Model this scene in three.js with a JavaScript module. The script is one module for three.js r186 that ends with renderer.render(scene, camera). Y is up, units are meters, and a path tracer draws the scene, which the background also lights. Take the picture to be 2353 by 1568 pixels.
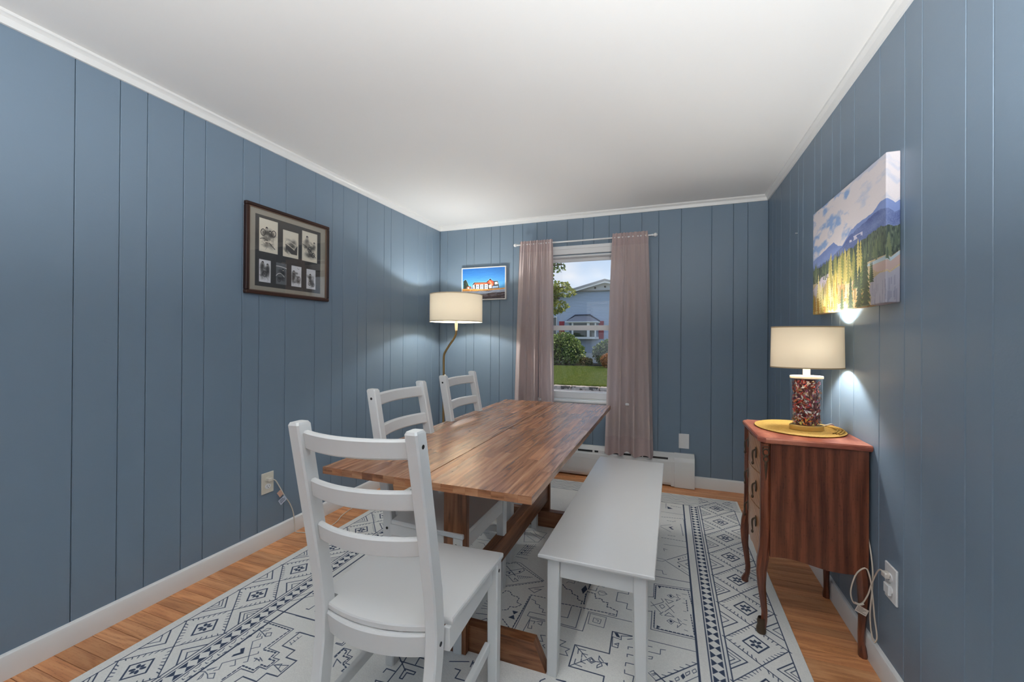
import * as THREE from 'three';
import { RoundedBoxGeometry } from 'three/addons/geometries/RoundedBoxGeometry.js';
import { mergeGeometries, toCreasedNormals } from 'three/addons/utils/BufferGeometryUtils.js';

// ---------------------------------------------------------------- camera, sky, sun, exposure
const scene = new THREE.Scene();
const FRAME_W = 2353, FRAME_H = 1568, FOCAL = 898.3;
const camera = new THREE.PerspectiveCamera(2 * Math.atan(FRAME_H / 2 / FOCAL) * 180 / Math.PI, FRAME_W / FRAME_H, 0.05, 200);
camera.setViewOffset(FRAME_W, FRAME_H, -51.8, 8.1, FRAME_W, FRAME_H);      // the photograph's lens is shifted a little
camera.position.set(0, 1.194, 0);
camera.rotation.order = 'YXZ';
camera.rotation.set(0.00336, 0.32847, 0.00599);
scene.add(camera);

const renderer = new THREE.WebGLRenderer({ antialias: true });
renderer.toneMapping = THREE.LinearToneMapping;
renderer.toneMappingExposure = 1.0;
renderer.shadowMap.enabled = true;

const SUN = { towards: [0.56, 0.82, -0.10], color: 0xfff0d8, intensity: 3.6 };
const LAMPS = { floor: 1.25, table: 0.95, addedFill: 9, addedFill2: 4, addedFillAt: [0.35, -0.02, 1.4], addedFillAt2: [-0.9, 0.45, 1.4], warm: [0.97, 1.0, 1.0], white: [0.98, 1.0, 1.0] };  // floor and table lamps are in view; the other two are added fill
const SKY = { zenith: [0.20, 0.40, 0.78], mid: [0.44, 0.64, 0.92], horizon: [0.72, 0.82, 0.95], cloud: [0.98, 0.97, 0.98] };

// seeded noise -------------------------------------------------------------------------------
function rng(seed) { let s = seed >>> 0; return () => { s = (s + 0x6D2B79F5) >>> 0; let t = s; t = Math.imul(t ^ (t >>> 15), t | 1); t ^= t + Math.imul(t ^ (t >>> 7), t | 61); return ((t ^ (t >>> 14)) >>> 0) / 4294967296; }; }
function lattice(seed) {
  const r = rng(seed), t = new Float32Array(65536);
  for (let i = 0; i < t.length; i++) t[i] = r();
  return (x, y, px, py) => {                                               // value noise, periodic in px, py cells
    const ix = Math.floor(x), iy = Math.floor(y), fx = x - ix, fy = y - iy, sx = fx * fx * (3 - 2 * fx), sy = fy * fy * (3 - 2 * fy);
    const m = (a, n) => ((a % n) + n) % n, at = (a, b) => t[(m(a, px) * 197 + m(b, py) * 4099) & 65535];
    const a = at(ix, iy), b = at(ix + 1, iy), c = at(ix, iy + 1), d = at(ix + 1, iy + 1);
    return a + (b - a) * sx + (c - a) * sy + (a - b - c + d) * sx * sy;
  };
}
function fbm(n, x, y, px, py, oct) { let v = 0, a = 0.5, s = 0; for (let i = 0; i < oct; i++) { v += a * n(x, y, px, py); s += a; a *= 0.5; x *= 2; y *= 2; px *= 2; py *= 2; } return v / s; }

// the sky: clear summer blue with small white clouds all round
{
  const W = 1024, H = 512, data = new Float32Array(W * H * 4), n = lattice(91);
  const mix = (a, b, t) => a.map((v, i) => v + (b[i] - v) * t), sm = (a, b, x) => { const t = Math.min(1, Math.max(0, (x - a) / (b - a))); return t * t * (3 - 2 * t); };
  for (let j = 0; j < H; j++) {
    const up = ((j + 0.5) / H - 0.5) * Math.PI, e = Math.max(0, Math.sin(up));
    for (let i = 0; i < W; i++) {
      const c = e < 0.35 ? mix(SKY.horizon, SKY.mid, sm(0, 0.35, e)) : mix(SKY.mid, SKY.zenith, sm(0.35, 1, e));
      const k = fbm(n, (i + 12) / W * 24, j / H * 30, 24, 30, 5), cl = sm(0.52, 0.68, k) * sm(0.02, 0.12, e) * 0.85;
      const q = mix(c, SKY.cloud, cl), o = (j * W + i) * 4;
      data[o] = q[0]; data[o + 1] = q[1]; data[o + 2] = q[2]; data[o + 3] = 1;
    }
  }
  const t = new THREE.DataTexture(data, W, H, THREE.RGBAFormat, THREE.FloatType);
  t.mapping = THREE.EquirectangularReflectionMapping; t.magFilter = THREE.LinearFilter; t.needsUpdate = true;
  scene.background = t; scene.environment = t;
}
const sun = new THREE.DirectionalLight(SUN.color, SUN.intensity);
sun.name = 'sun'; sun.position.set(...SUN.towards).multiplyScalar(40); sun.position.z -= 14; sun.target.position.set(0, 0, -14);
sun.castShadow = true; sun.shadow.camera.left = sun.shadow.camera.bottom = -22; sun.shadow.camera.right = sun.shadow.camera.top = 22; sun.shadow.camera.far = 90; sun.shadow.mapSize.set(2048, 2048);
scene.add(sun, sun.target);

// ---------------------------------------------------------------- helpers
const taken = {};
function numbered(name) { const n = taken[name] = (taken[name] ?? -1) + 1; return n ? `${name}_${String(n).padStart(3, '0')}` : name; }
function thing(name, label, category, pos = [0, 0, 0], turn = 0, group) {
  const o = new THREE.Group(); o.name = numbered(name); o.position.set(...pos); o.rotation.y = turn;
  o.userData = { label, category }; if (group) o.userData.group = group;
  scene.add(o); return o;
}
function part(name, geo, material, parent, extra) {
  const m = new THREE.Mesh(geo, material); m.name = name; m.castShadow = m.receiveShadow = true;
  if (extra) Object.assign(m.userData, extra);
  parent.add(m); return m;
}
function struct(name, geo, material) { const m = part(name, geo, material, scene, { kind: 'structure' }); m.name = numbered(name); return m; }
const V = (x, y, z) => new THREE.Vector3(x, y, z);
function loft(rings, crease = 0.7, cap = true) {                           // closed rings of equal length, joined one after another
  const p = [], n = rings[0].length, tri = (a, b, c) => p.push(a.x, a.y, a.z, b.x, b.y, b.z, c.x, c.y, c.z);
  for (let i = 0; i + 1 < rings.length; i++) for (let k = 0; k < n; k++) {
    const a = rings[i][k], b = rings[i][(k + 1) % n], c = rings[i + 1][(k + 1) % n], d = rings[i + 1][k];
    tri(a, b, c); tri(a, c, d);
  }
  if (cap) for (const [r, flip] of [[rings[0], 1], [rings[rings.length - 1], 0]]) {
    const flat = r.map((v) => v), m = flat.reduce((s, v) => s.add(v), V(0, 0, 0)).multiplyScalar(1 / n);
    for (let k = 0; k < n; k++) flip ? tri(m, flat[(k + 1) % n], flat[k]) : tri(m, flat[k], flat[(k + 1) % n]);
  }
  let g = new THREE.BufferGeometry(); g.setAttribute('position', new THREE.Float32BufferAttribute(p, 3));
  // make the faces look outwards
  let vol = 0; for (let i = 0; i < p.length; i += 9) vol += p[i] * (p[i + 4] * p[i + 8] - p[i + 5] * p[i + 7]) - p[i + 1] * (p[i + 3] * p[i + 8] - p[i + 5] * p[i + 6]) + p[i + 2] * (p[i + 3] * p[i + 7] - p[i + 4] * p[i + 6]);
  if (vol < 0) for (let i = 0; i < p.length; i += 9) for (let c = 0; c < 3; c++) { const t = g.attributes.position.array; const s = t[i + 3 + c]; t[i + 3 + c] = t[i + 6 + c]; t[i + 6 + c] = s; }
  return uvBox(crease > 0 ? toCreasedNormals(g, crease) : (g.computeVertexNormals(), g));
}
function uvBox(g, along = 'x', du = 0, dv = 0) {                           // uv in metres from the three axes; u runs along the grain
  if (g.index) g = g.toNonIndexed();
  const p = g.attributes.position, uv = new Float32Array(p.count * 2), ax = 'xyz'.indexOf(along), a = V(), b = V(), c = V();
  for (let i = 0; i < p.count; i += 3) {
    a.fromBufferAttribute(p, i); b.fromBufferAttribute(p, i + 1).sub(a); c.fromBufferAttribute(p, i + 2).sub(a); b.cross(c);
    const nn = [Math.abs(b.x), Math.abs(b.y), Math.abs(b.z)], k = nn.indexOf(Math.max(...nn)), rest = [0, 1, 2].filter((q) => q !== k);
    let u = rest.includes(ax) ? ax : rest[0], v = rest.find((q) => q !== u);
    for (let j = 0; j < 3; j++) { const e = [p.getX(i + j), p.getY(i + j), p.getZ(i + j)]; uv[(i + j) * 2] = e[u] + du; uv[(i + j) * 2 + 1] = e[v] + dv; }
  }
  g.setAttribute('uv', new THREE.BufferAttribute(uv, 2)); return g;
}
function box(w, h, d, x = 0, y = 0, z = 0, r = 0.002, along = 'x', du = 0, dv = 0) {
  const g = r > 0 ? new RoundedBoxGeometry(w, h, d, 1, Math.min(r, w / 2.01, h / 2.01, d / 2.01)) : new THREE.BoxGeometry(w, h, d);
  g.translate(x, y, z); return uvBox(g, along, du, dv);
}
const span = (x0, x1, y0, y1, z0, z1, r = 0.002, along = 'x', du, dv) => box(x1 - x0, y1 - y0, z1 - z0, (x0 + x1) / 2, (y0 + y1) / 2, (z0 + z1) / 2, r, along, du, dv);
const chRect = (w, h, c) => [[-w / 2 + c, -h / 2], [w / 2 - c, -h / 2], [w / 2, -h / 2 + c], [w / 2, h / 2 - c], [w / 2 - c, h / 2], [-w / 2 + c, h / 2], [-w / 2, h / 2 - c], [-w / 2, -h / 2 + c]];
function profile(pts, along, a0, a1, map) { return loft([a0, a1].map((a) => pts.map(([p, q]) => map(p, q, a))), 0.35); }
function tube(pts, r, seg = 40, rad = 8, closed = false) { return new THREE.TubeGeometry(new THREE.CatmullRomCurve3(pts.map((p) => V(...p)), closed, 'centripetal'), seg, r, rad, closed); }
function lathe(pts, seg = 32) { return new THREE.LatheGeometry(pts.map(([r, y]) => new THREE.Vector2(r, y)), seg); }
function canvasTexture(w, h, draw) { const c = document.createElement('canvas'); c.width = w; c.height = h; draw(c.getContext('2d'), w, h); const t = new THREE.CanvasTexture(c); t.colorSpace = THREE.SRGBColorSpace; t.anisotropy = 8; return t; }
function dataTexture(w, h, fn, srgb, sx = 1, sy = 1) {                     // fn(i, j) -> [r, g, b] 0..1; sx, sy metres that one repeat covers
  const d = new Uint8Array(w * h * 4);
  for (let j = 0; j < h; j++) for (let i = 0; i < w; i++) { const c = fn(i, j), o = (j * w + i) * 4; for (let k = 0; k < 3; k++) d[o + k] = Math.max(0, Math.min(255, Math.round(255 * (c[k] ?? c[0])))); d[o + 3] = 255; }
  const t = new THREE.DataTexture(d, w, h); t.wrapS = t.wrapT = THREE.RepeatWrapping; t.magFilter = THREE.LinearFilter; t.minFilter = THREE.LinearMipmapLinearFilter; t.generateMipmaps = true;
  if (srgb) t.colorSpace = THREE.SRGBColorSpace; t.repeat.set(1 / sx, 1 / sy); t.needsUpdate = true; return t;
}

// ---------------------------------------------------------------- materials
const std = (o) => new THREE.MeshStandardMaterial(o), phys = (o) => new THREE.MeshPhysicalMaterial(o);
const rgb = (r, g, b) => new THREE.Color().setRGB(r, g, b);
function wood(seed, cols, { len = 1.2, wid = 0.24, rings = 14, wave = 1, pores = 0.25, W = 1024, H = 256 } = {}) {   // grain along u
  const n = lattice(seed), m = lattice(seed + 7);
  return dataTexture(W, H, (i, j) => {
    const u = i / W, v = j / H, warp = fbm(n, u * 3, v * 4, 3, 4, 3) * wave;
    const bands = 0.5 + 0.5 * Math.sin((v * rings + warp * 5) * Math.PI * 2 * 0.5 * 2 / 2);
    const fine = fbm(m, u * 10, v * 90, 10, 90, 3), streak = fbm(n, u * 2, v * 18, 2, 18, 3), pore = m(u * 60, v * 240, 60, 240) > 0.83 ? pores : 0;
    let t = 0.34 * bands + 0.36 * streak + 0.4 * fine - 0.05 - pore * 0.5; t = Math.max(0, Math.min(1, t));
    const k = t * (cols.length - 1), a = Math.min(cols.length - 2, Math.floor(k)), f = k - a;
    return [0, 1, 2].map((c) => (cols[a][c] + (cols[a + 1][c] - cols[a][c]) * f) / 255);
  }, true, len, wid);
}
const peel = (() => { const n = lattice(5); return dataTexture(512, 512, (i, j) => { const u = i / 512, v = j / 512; return [0.6 * fbm(n, u * 40, v * 26, 40, 26, 3) + 0.4 * fbm(n, u * 120, v * 60, 120, 60, 2)]; }, false, 0.3, 0.3); })();
const brush = (() => { const n = lattice(15); return dataTexture(512, 512, (i, j) => { const u = i / 512, v = j / 512; return [fbm(n, u * 14, v * 110, 14, 110, 3)]; }, false, 0.35, 0.35); })();
const M = {
  wall: phys({ color: rgb(0.178, 0.244, 0.318), roughness: 0.42, bumpMap: peel, bumpScale: 0.00022 }),
  ceiling: std({ color: rgb(0.86, 0.855, 0.84), roughness: 0.95, bumpMap: peel, bumpScale: 0.0002 }),
  trim: phys({ color: rgb(0.80, 0.80, 0.79), roughness: 0.38 }),
  vinyl: phys({ color: rgb(0.82, 0.82, 0.82), roughness: 0.35 }),
  chair: phys({ color: rgb(0.72, 0.72, 0.71), roughness: 0.42, bumpMap: brush, bumpScale: 0.00006 }),
  bench: phys({ color: rgb(0.64, 0.64, 0.635), roughness: 0.28, ior: 1.7, bumpMap: peel, bumpScale: 0.00025 }),
  hole: std({ color: rgb(0.015, 0.015, 0.016), roughness: 0.6 }),
  metal: std({ color: rgb(0.75, 0.75, 0.74), roughness: 0.3, metalness: 1 }),
  brass: std({ color: rgb(0.50, 0.33, 0.14), roughness: 0.32, metalness: 1 }),
  gold: phys({ color: rgb(0.62, 0.42, 0.13), roughness: 0.35, metalness: 0.55 }),
  bronze: std({ color: rgb(0.11, 0.075, 0.05), roughness: 0.42, metalness: 0.8 }),
  dark: std({ color: rgb(0.02, 0.02, 0.022), roughness: 0.7 }),
  pane: phys({ color: 0xffffff, transmission: 1, thickness: 0, roughness: 0, ior: 1.5 }),
  clear: phys({ color: 0xffffff, transmission: 1, thickness: 0, roughness: 0.02, ior: 1.45 }),
  cord: phys({ color: rgb(0.72, 0.68, 0.60), roughness: 0.45 }),
  clearCord: phys({ color: rgb(0.62, 0.52, 0.42), roughness: 0.3, clearcoat: 0.6 }),
  ivory: phys({ color: rgb(0.70, 0.66, 0.56), roughness: 0.35 }),
  plate: phys({ color: rgb(0.80, 0.80, 0.80), roughness: 0.32 }),
  heater: phys({ color: rgb(0.76, 0.76, 0.75), roughness: 0.4 }),
  bulb: std({ color: 0xffffff, emissive: 0xffe6c4, emissiveIntensity: 3 }),
  shade: phys({ color: rgb(0.86, 0.74, 0.56), roughness: 1, transmission: 0.070, side: THREE.DoubleSide }),
  shadeOval: phys({ color: rgb(0.86, 0.72, 0.52), roughness: 1, transmission: 0.018, side: THREE.DoubleSide }),
};

// ---------------------------------------------------------------- the room
const XL = -2.178, XR = 0.729, ZB = -3.42, ZF = 2.2, YC = 2.312, TH = 0.12, PT = 0.012;
const WIN = { x0: -1.12, x1: -0.32, y0: 0.655, y1: 1.945 };
struct('ceiling', span(XL - TH, XR + TH, YC, YC + 0.1, ZB - TH, ZF + TH, 0), M.ceiling);
const oakTones = [[168, 112, 72], [198, 138, 92], [218, 158, 110], [228, 172, 124], [204, 144, 98]];
const oakMap = wood(31, oakTones, { len: 1.4, wid: 0.22, rings: 9, wave: 1.6, pores: 0.5 });
const oaks = [[1, 1, 1], [0.88, 0.84, 0.80], [1.08, 1.04, 0.98], [0.95, 0.98, 1.0], [1.0, 0.93, 0.88], [0.80, 0.76, 0.72]].map((c) => phys({ map: oakMap, color: rgb(0.98 * c[0], 0.93 * c[1], 0.9 * c[2]), roughness: 0.36, bumpMap: oakMap, bumpScale: 0.0001 }));
const floor = struct('floor', span(XL - TH, XR + TH, -0.1, -0.011, ZB - TH, ZF + TH, 0), std({ color: rgb(0.16, 0.08, 0.035), roughness: 0.8 }));
{
  const r = rng(4), W = 0.0512, rows = Math.ceil((ZF - ZB) / W);
  for (let k = 0; k < rows; k++) {
    const z0 = ZB + k * W, z1 = z0 + W;
    const board = (x0, x1) => { const g = span(x0 + 0.0004, x1 - 0.0004, -0.011, 0, z0 + 0.0007, z1 - 0.0007, 0.0006, 'x', r() * 1.4, Math.floor(r() * 4) * 0.055 + 0.002 - z0); part('floor_board', g, oaks[Math.floor(r() * 6)], floor); };
    const a = -1.75 + r() * 0.8, b = -0.45 + r() * 0.75;
    if (z0 < -3.1) { const c = -1.2 + r() * 0.6, d = -0.2 + r() * 0.5; board(XL, c); board(c, d); board(d, XR); }       // the bare strip in front of the heater
    else if (z1 < -0.1) { board(XL, a); board(b, XR); }                                                                  // what the rug leaves bare on both sides
    else { const m = -0.9 + r() * 0.6; if (k % 2) { board(XL, m); board(m, XR); } else board(XL, XR); }
  }
}
// grooved panelling: every strip between two grooves is a board of its own
function boardsZ(name, x, s, zs, y0, y1) {                                 // s = +1: the room lies towards +x
  const w = struct(name, span(Math.min(x - s * PT, x - s * (PT + TH)), Math.max(x - s * PT, x - s * (PT + TH)), -0.1, YC, ZB - TH - PT, ZF + TH, 0), M.wall), e = 0.0008, c = 0.0022;
  for (let i = 0; i + 1 < zs.length; i++) {
    const a = Math.min(zs[i], zs[i + 1]) + e, b = Math.max(zs[i], zs[i + 1]) - e;
    const ring = (y) => [[PT, a], [c, a], [0, a + c], [0, b - c], [c, b], [PT, b]].map(([q, z]) => V(x - s * q, y, z));
    part('panel_board', uvBox(loft([ring(y0), ring(y1)], 0.3), 'y'), M.wall, w);
  }
  return w;
}
const Y0 = 0.02, Y1 = YC - 0.002;
const pat = [0.132, 0.091, 0.137, 0.092, 0.182, 0.093, 0.159, 0.208];
const leftGrooves = [ZF, 2.13, 2.0, 1.91, 1.77, 1.68, 1.49, 1.4, 1.24, 1.03, 0.9, 0.81, 0.67, 0.58, 0.39, 0.3, 0.14, -0.07, -0.2, -0.29, -0.43, -0.52, -0.648, -0.856, -0.988, -1.079, -1.216, -1.308, -1.49, -1.583, -1.742, -1.95, -2.086, -2.18, -2.319, -2.412, -2.601, -2.685, -2.848, -3.056, -3.19, -3.285, ZB];
boardsZ('wall_left', XL, 1, leftGrooves, Y0, Y1);
const rightGrooves = [ZF, 2.1, 1.96, 1.87, 1.73, 1.64, 1.45, 1.36, 1.2, 0.99, 0.86, 0.76, 0.62, 0.53, 0.35, 0.26, 0.1, -0.11, -0.24, -0.34, -0.48, -0.57, -0.715, -0.855, -0.993, -1.087, -1.226, -1.317, -1.501, -1.593, -1.752, -1.959, -2.096, -2.19, -2.328, -2.42, -2.605, -2.695, -2.856, -3.063, -3.2, -3.294, ZB];
boardsZ('wall_right', XR, -1, rightGrooves, Y0, Y1);
{
  const zb = ZB - PT, hole = [WIN.x0, WIN.x1, WIN.y0, WIN.y1];
  const slab = (a, b, c, d) => span(a, b, c, d, zb - TH, zb, 0);
  const w = struct('wall_back', mergeGeometries([slab(XL - TH, hole[0], -0.1, YC), slab(hole[1], XR + TH, -0.1, YC), slab(hole[0], hole[1], -0.1, hole[2]), slab(hole[0], hole[1], hole[3], YC)]), M.wall);
  const xs = [XL, -2.093, -1.877, -1.793, -1.611, -1.519, -1.381, -1.288, -1.148, -1.054, -0.859, -0.716, -0.62, -0.486, -0.391, -0.212, -0.075, 0.102, 0.33, 0.487, 0.588, XR], e = 0.0008, c = 0.0022;
  const board = (a, b, y0, y1) => { a += e; b -= e; const ring = (y) => [[a, PT], [a, c], [a + c, 0], [b - c, 0], [b, c], [b, PT]].map(([x, q]) => V(x, y, ZB - q)); part('panel_board', uvBox(loft([ring(y0), ring(y1)], 0.3), 'y'), M.wall, w); };
  for (let i = 0; i + 1 < xs.length; i++) {
    const a = xs[i], b = xs[i + 1];
    if (b <= hole[0] || a >= hole[1]) board(a, b, Y0, Y1);
    else {
      board(a, b, Y0, hole[2]); board(a, b, hole[3], Y1);
      if (a < hole[0]) board(a, hole[0], hole[2], hole[3]); if (b > hole[1]) board(hole[1], b, hole[2], hole[3]);
    }
  }
}
// behind the camera, out of view: plain wall, wide window placed to bring daylight
const UNSEEN_WIN2 = { x0: -1.75, x1: 0.35, y0: 0.75, y1: 2.0 };
{
  const s = (a, b, c, d) => span(a, b, c, d, ZF, ZF + TH, 0);
  struct('wall_front', mergeGeometries([s(XL - TH, UNSEEN_WIN2.x0, -0.1, YC), s(UNSEEN_WIN2.x1, XR + TH, -0.1, YC), s(UNSEEN_WIN2.x0, UNSEEN_WIN2.x1, -0.1, UNSEEN_WIN2.y0), s(UNSEEN_WIN2.x0, UNSEEN_WIN2.x1, UNSEEN_WIN2.y1, YC)]), M.wall);
}
// crown moulding and baseboards
const crown = [[0, 0], [0.010, 0], [0.012, 0.006], [0.013, 0.010], [0.017, 0.022], [0.026, 0.031], [0.030, 0.033], [0.031, 0.043], [0, 0.043]], CY = 2.269;
struct('trim_1', profile(crown, 'z', ZB, ZF, (q, y, z) => V(XL + q, CY + y, z)), M.trim);
struct('trim_2', profile(crown, 'x', XL, XR, (q, y, x) => V(x, CY + y, ZB + q)), M.trim);
struct('trim_3', profile(crown, 'z', ZB, ZF, (q, y, z) => V(XR - q, CY + y, z)), M.trim);
const base = [[0, 0], [0.015, 0], [0.015, 0.074], [0.012, 0.083], [0.007, 0.088], [0, 0.0895]];
struct('baseboard_left', profile(base, 'z', ZB, ZF, (q, y, z) => V(XL + q, y, z)), M.trim);
struct('baseboard_right', profile(base, 'z', ZB, ZF, (q, y, z) => V(XR - q, y, z)), M.trim);
struct('baseboard_back', profile(base, 'x', 0.2075, XR - 0.015, (q, y, x) => V(x, y, ZB + q)), M.trim);

// the windows
function makeWindow(name, w, z, s) {                                       // s = -1: outdoors lies towards -z
  const g = new THREE.Group(); g.name = name; g.userData.kind = 'structure'; scene.add(g);
  const d = (a, b) => [Math.min(z + s * a, z + s * b), Math.max(z + s * a, z + s * b)], { x0, x1, y0, y1 } = w, c = 0.075;
  const b = (n, xa, xb, ya, yb, za, zb, r = 0.002, m = M.vinyl) => part(n, span(xa, xb, ya, yb, ...d(za, zb), r), m, g);
  b('window_casing', x0 - c, x1 + c, y1 + 0.007, y1 + 0.083, -0.018, 0, 0.004); b('window_casing', x0 - c, x0 - 0.005, y0, y1 + 0.006, -0.016, 0, 0.004); b('window_casing', x1 + 0.005, x1 + c, y0, y1 + 0.006, -0.016, 0, 0.004);
  b('window_casing', x0 - c + 0.012, x1 + c - 0.012, y1 + 0.052, y1 + 0.060, -0.023, -0.018, 0.002);
  b('window_sill', x0 - c - 0.02, x1 + c + 0.02, y0 - 0.022, y0, -0.045, 0.0, 0.006); b('window_sill', x0, x1, y0 - 0.0, y0 + 0.004, 0.0, PT + TH, 0.001);
  b('window_apron', x0 - c, x1 + c, y0 - 0.085, y0 - 0.0225, -0.014, 0, 0.003); b('window_apron', x0 - c, x1 + c, y0 - 0.036, y0 - 0.0225, -0.021, -0.014, 0.003);
  b('window_jamb', x0, x0 + 0.018, y0 + 0.004, y1, 0, PT + TH, 0.001); b('window_jamb', x1 - 0.018, x1, y0 + 0.004, y1, 0, PT + TH, 0.001); b('window_jamb', x0 + 0.018, x1 - 0.018, y1 - 0.014, y1, 0, PT + TH, 0.001);
  const ym = (y0 + y1) / 2 - 0.005, a = x0 + 0.019, e = x1 - 0.019, r = 0.036;
  const sash = (ya, yb, za, zb, bottom, top) => {
    b('sash', a, a + r, ya, yb, za, zb, 0.003); b('sash', e - r, e, ya, yb, za, zb, 0.003); b('sash', a + r, e - r, ya, ya + bottom, za, zb, 0.003); b('sash', a + r, e - r, yb - top, yb, za, zb, 0.003);
    part('window_pane', span(a + r, e - r, ya + bottom, yb - top, ...d((za + zb) / 2 - 0.0005, (za + zb) / 2 + 0.0005), 0), M.pane, g);
  };
  sash(y0 + 0.005, ym + 0.022, 0.035, 0.060, 0.058, 0.044); sash(ym - 0.022, y1 - 0.015, 0.066, 0.090, 0.044, 0.030);
  return g;
}
makeWindow('window_1', WIN, ZB, -1);
makeWindow('unseen_window_2', UNSEEN_WIN2, ZF, 1);  // unseen, placed to let daylight in from behind the camera

// ---------------------------------------------------------------- dining table
const acacia = wood(52, [[96, 62, 42], [138, 94, 64], [166, 118, 84], [186, 138, 102], [206, 160, 124]], { len: 1.0, wid: 0.2, rings: 7, wave: 1.4, pores: 0.35 });
const rough = [0.27, 0.25, 0.29];
const acacias = [[1, 1, 1], [0.80, 0.76, 0.74], [1.18, 1.14, 1.08], [0.92, 0.95, 0.98], [1.08, 1.0, 0.94], [0.66, 0.60, 0.57], [1.0, 0.96, 0.9]].map((c, i) => phys({ map: acacia, color: rgb(c[0], 0.96 * c[1], 0.95 * c[2]), roughness: rough[i % 3], ior: 1.8, bumpMap: acacia, bumpScale: 0.00008 }));
const acaciaDark = [0.55, 0.45].map((k) => phys({ map: acacia, color: rgb(k, 0.88 * k, 0.82 * k), roughness: 0.38, bumpMap: acacia, bumpScale: 0.0001 }));
{
  const T = thing('dining_table', 'brown hardwood trestle dining table with a seam along its strip-glued top', 'table', [-0.79, 0.0085, -1.965]);
  const W = 0.812, L = 1.712, H = 0.7115, TK = 0.025, r = rng(77), gap = 0.004;
  for (const s of [-1, 1]) {
    const x0 = s < 0 ? -W / 2 : gap / 2, x1 = s < 0 ? -gap / 2 : W / 2;
    const panel = part('tabletop_panel', span(x0 + 0.003, x1 - 0.003, H - TK + 0.0005, H - 0.004, -L / 2 + 0.003, L / 2 - 0.003, 0, 'z'), acaciaDark[0], T);
    const n = 9, w = (x1 - x0) / n;
    for (let i = 0; i < n; i++) {
      let z = -L / 2; const a = x0 + i * w;
      while (z < L / 2 - 0.001) {
        let l = 0.26 + r() * 0.34; if (z === -L / 2) l *= 0.4 + 0.6 * r(); let e = Math.min(L / 2, z + l); if (L / 2 - e < 0.12) e = L / 2;
        part('stave', span(a + 0.00012, a + w - 0.00012, H - TK, H, z + 0.00012, e - 0.00012, 0, 'z', r() * 1.0, r() * 0.2), acacias[Math.floor(r() * r() * 7 + r() * 0.6) % 7], panel);
        z = e;
      }
    }
  }
  const m = acaciaDark[0], m2 = phys({ map: acacia, color: rgb(0.62, 0.50, 0.42), roughness: 0.36, bumpMap: acacia, bumpScale: 0.0001 });
  const foot = (zc, s) => {
    // post: a stout upright of two boards; foot: a beam with bevelled ends; bearer under the top
    part('post', mergeGeometries([span(-0.017, 0.081, 0, H - TK - 0.0008, zc - 0.011, zc + 0.011, 0.002, 'y', 0.1 * s, 0.03)]), m2, T);
    const f = [[-0.32, 0], [0.387, 0], [0.340, 0.098], [-0.273, 0.098]];
    part('foot', uvBox(loft([zc - s * 0.0115, zc - s * 0.0515].map((z) => f.map(([x, y]) => V(x, y, z))), 0.3), 'x', 0.3, 0.02), m2, T);
    part('bearer', span(-0.30, 0.33, H - TK - 0.06, H - TK - 0.0008, Math.min(zc - s * 0.0115, zc - s * 0.05), Math.max(zc - s * 0.0115, zc - s * 0.05), 0.003, 'x'), m, T);
  };
  foot(0.649, 1); foot(-0.446, -1);
  part('stretcher', span(0.018, 0.070, 0.15, 0.256, -0.434, 0.637, 0.006, 'z', 0.2, 0.05), m2, T);
  for (const s of [-1, 1]) part('hinge', span(-0.03, 0.03, H - TK - 0.004, H - TK - 0.0006, s * 0.6 - 0.02, s * 0.6 + 0.02, 0.001), M.metal, T);
}

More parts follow.
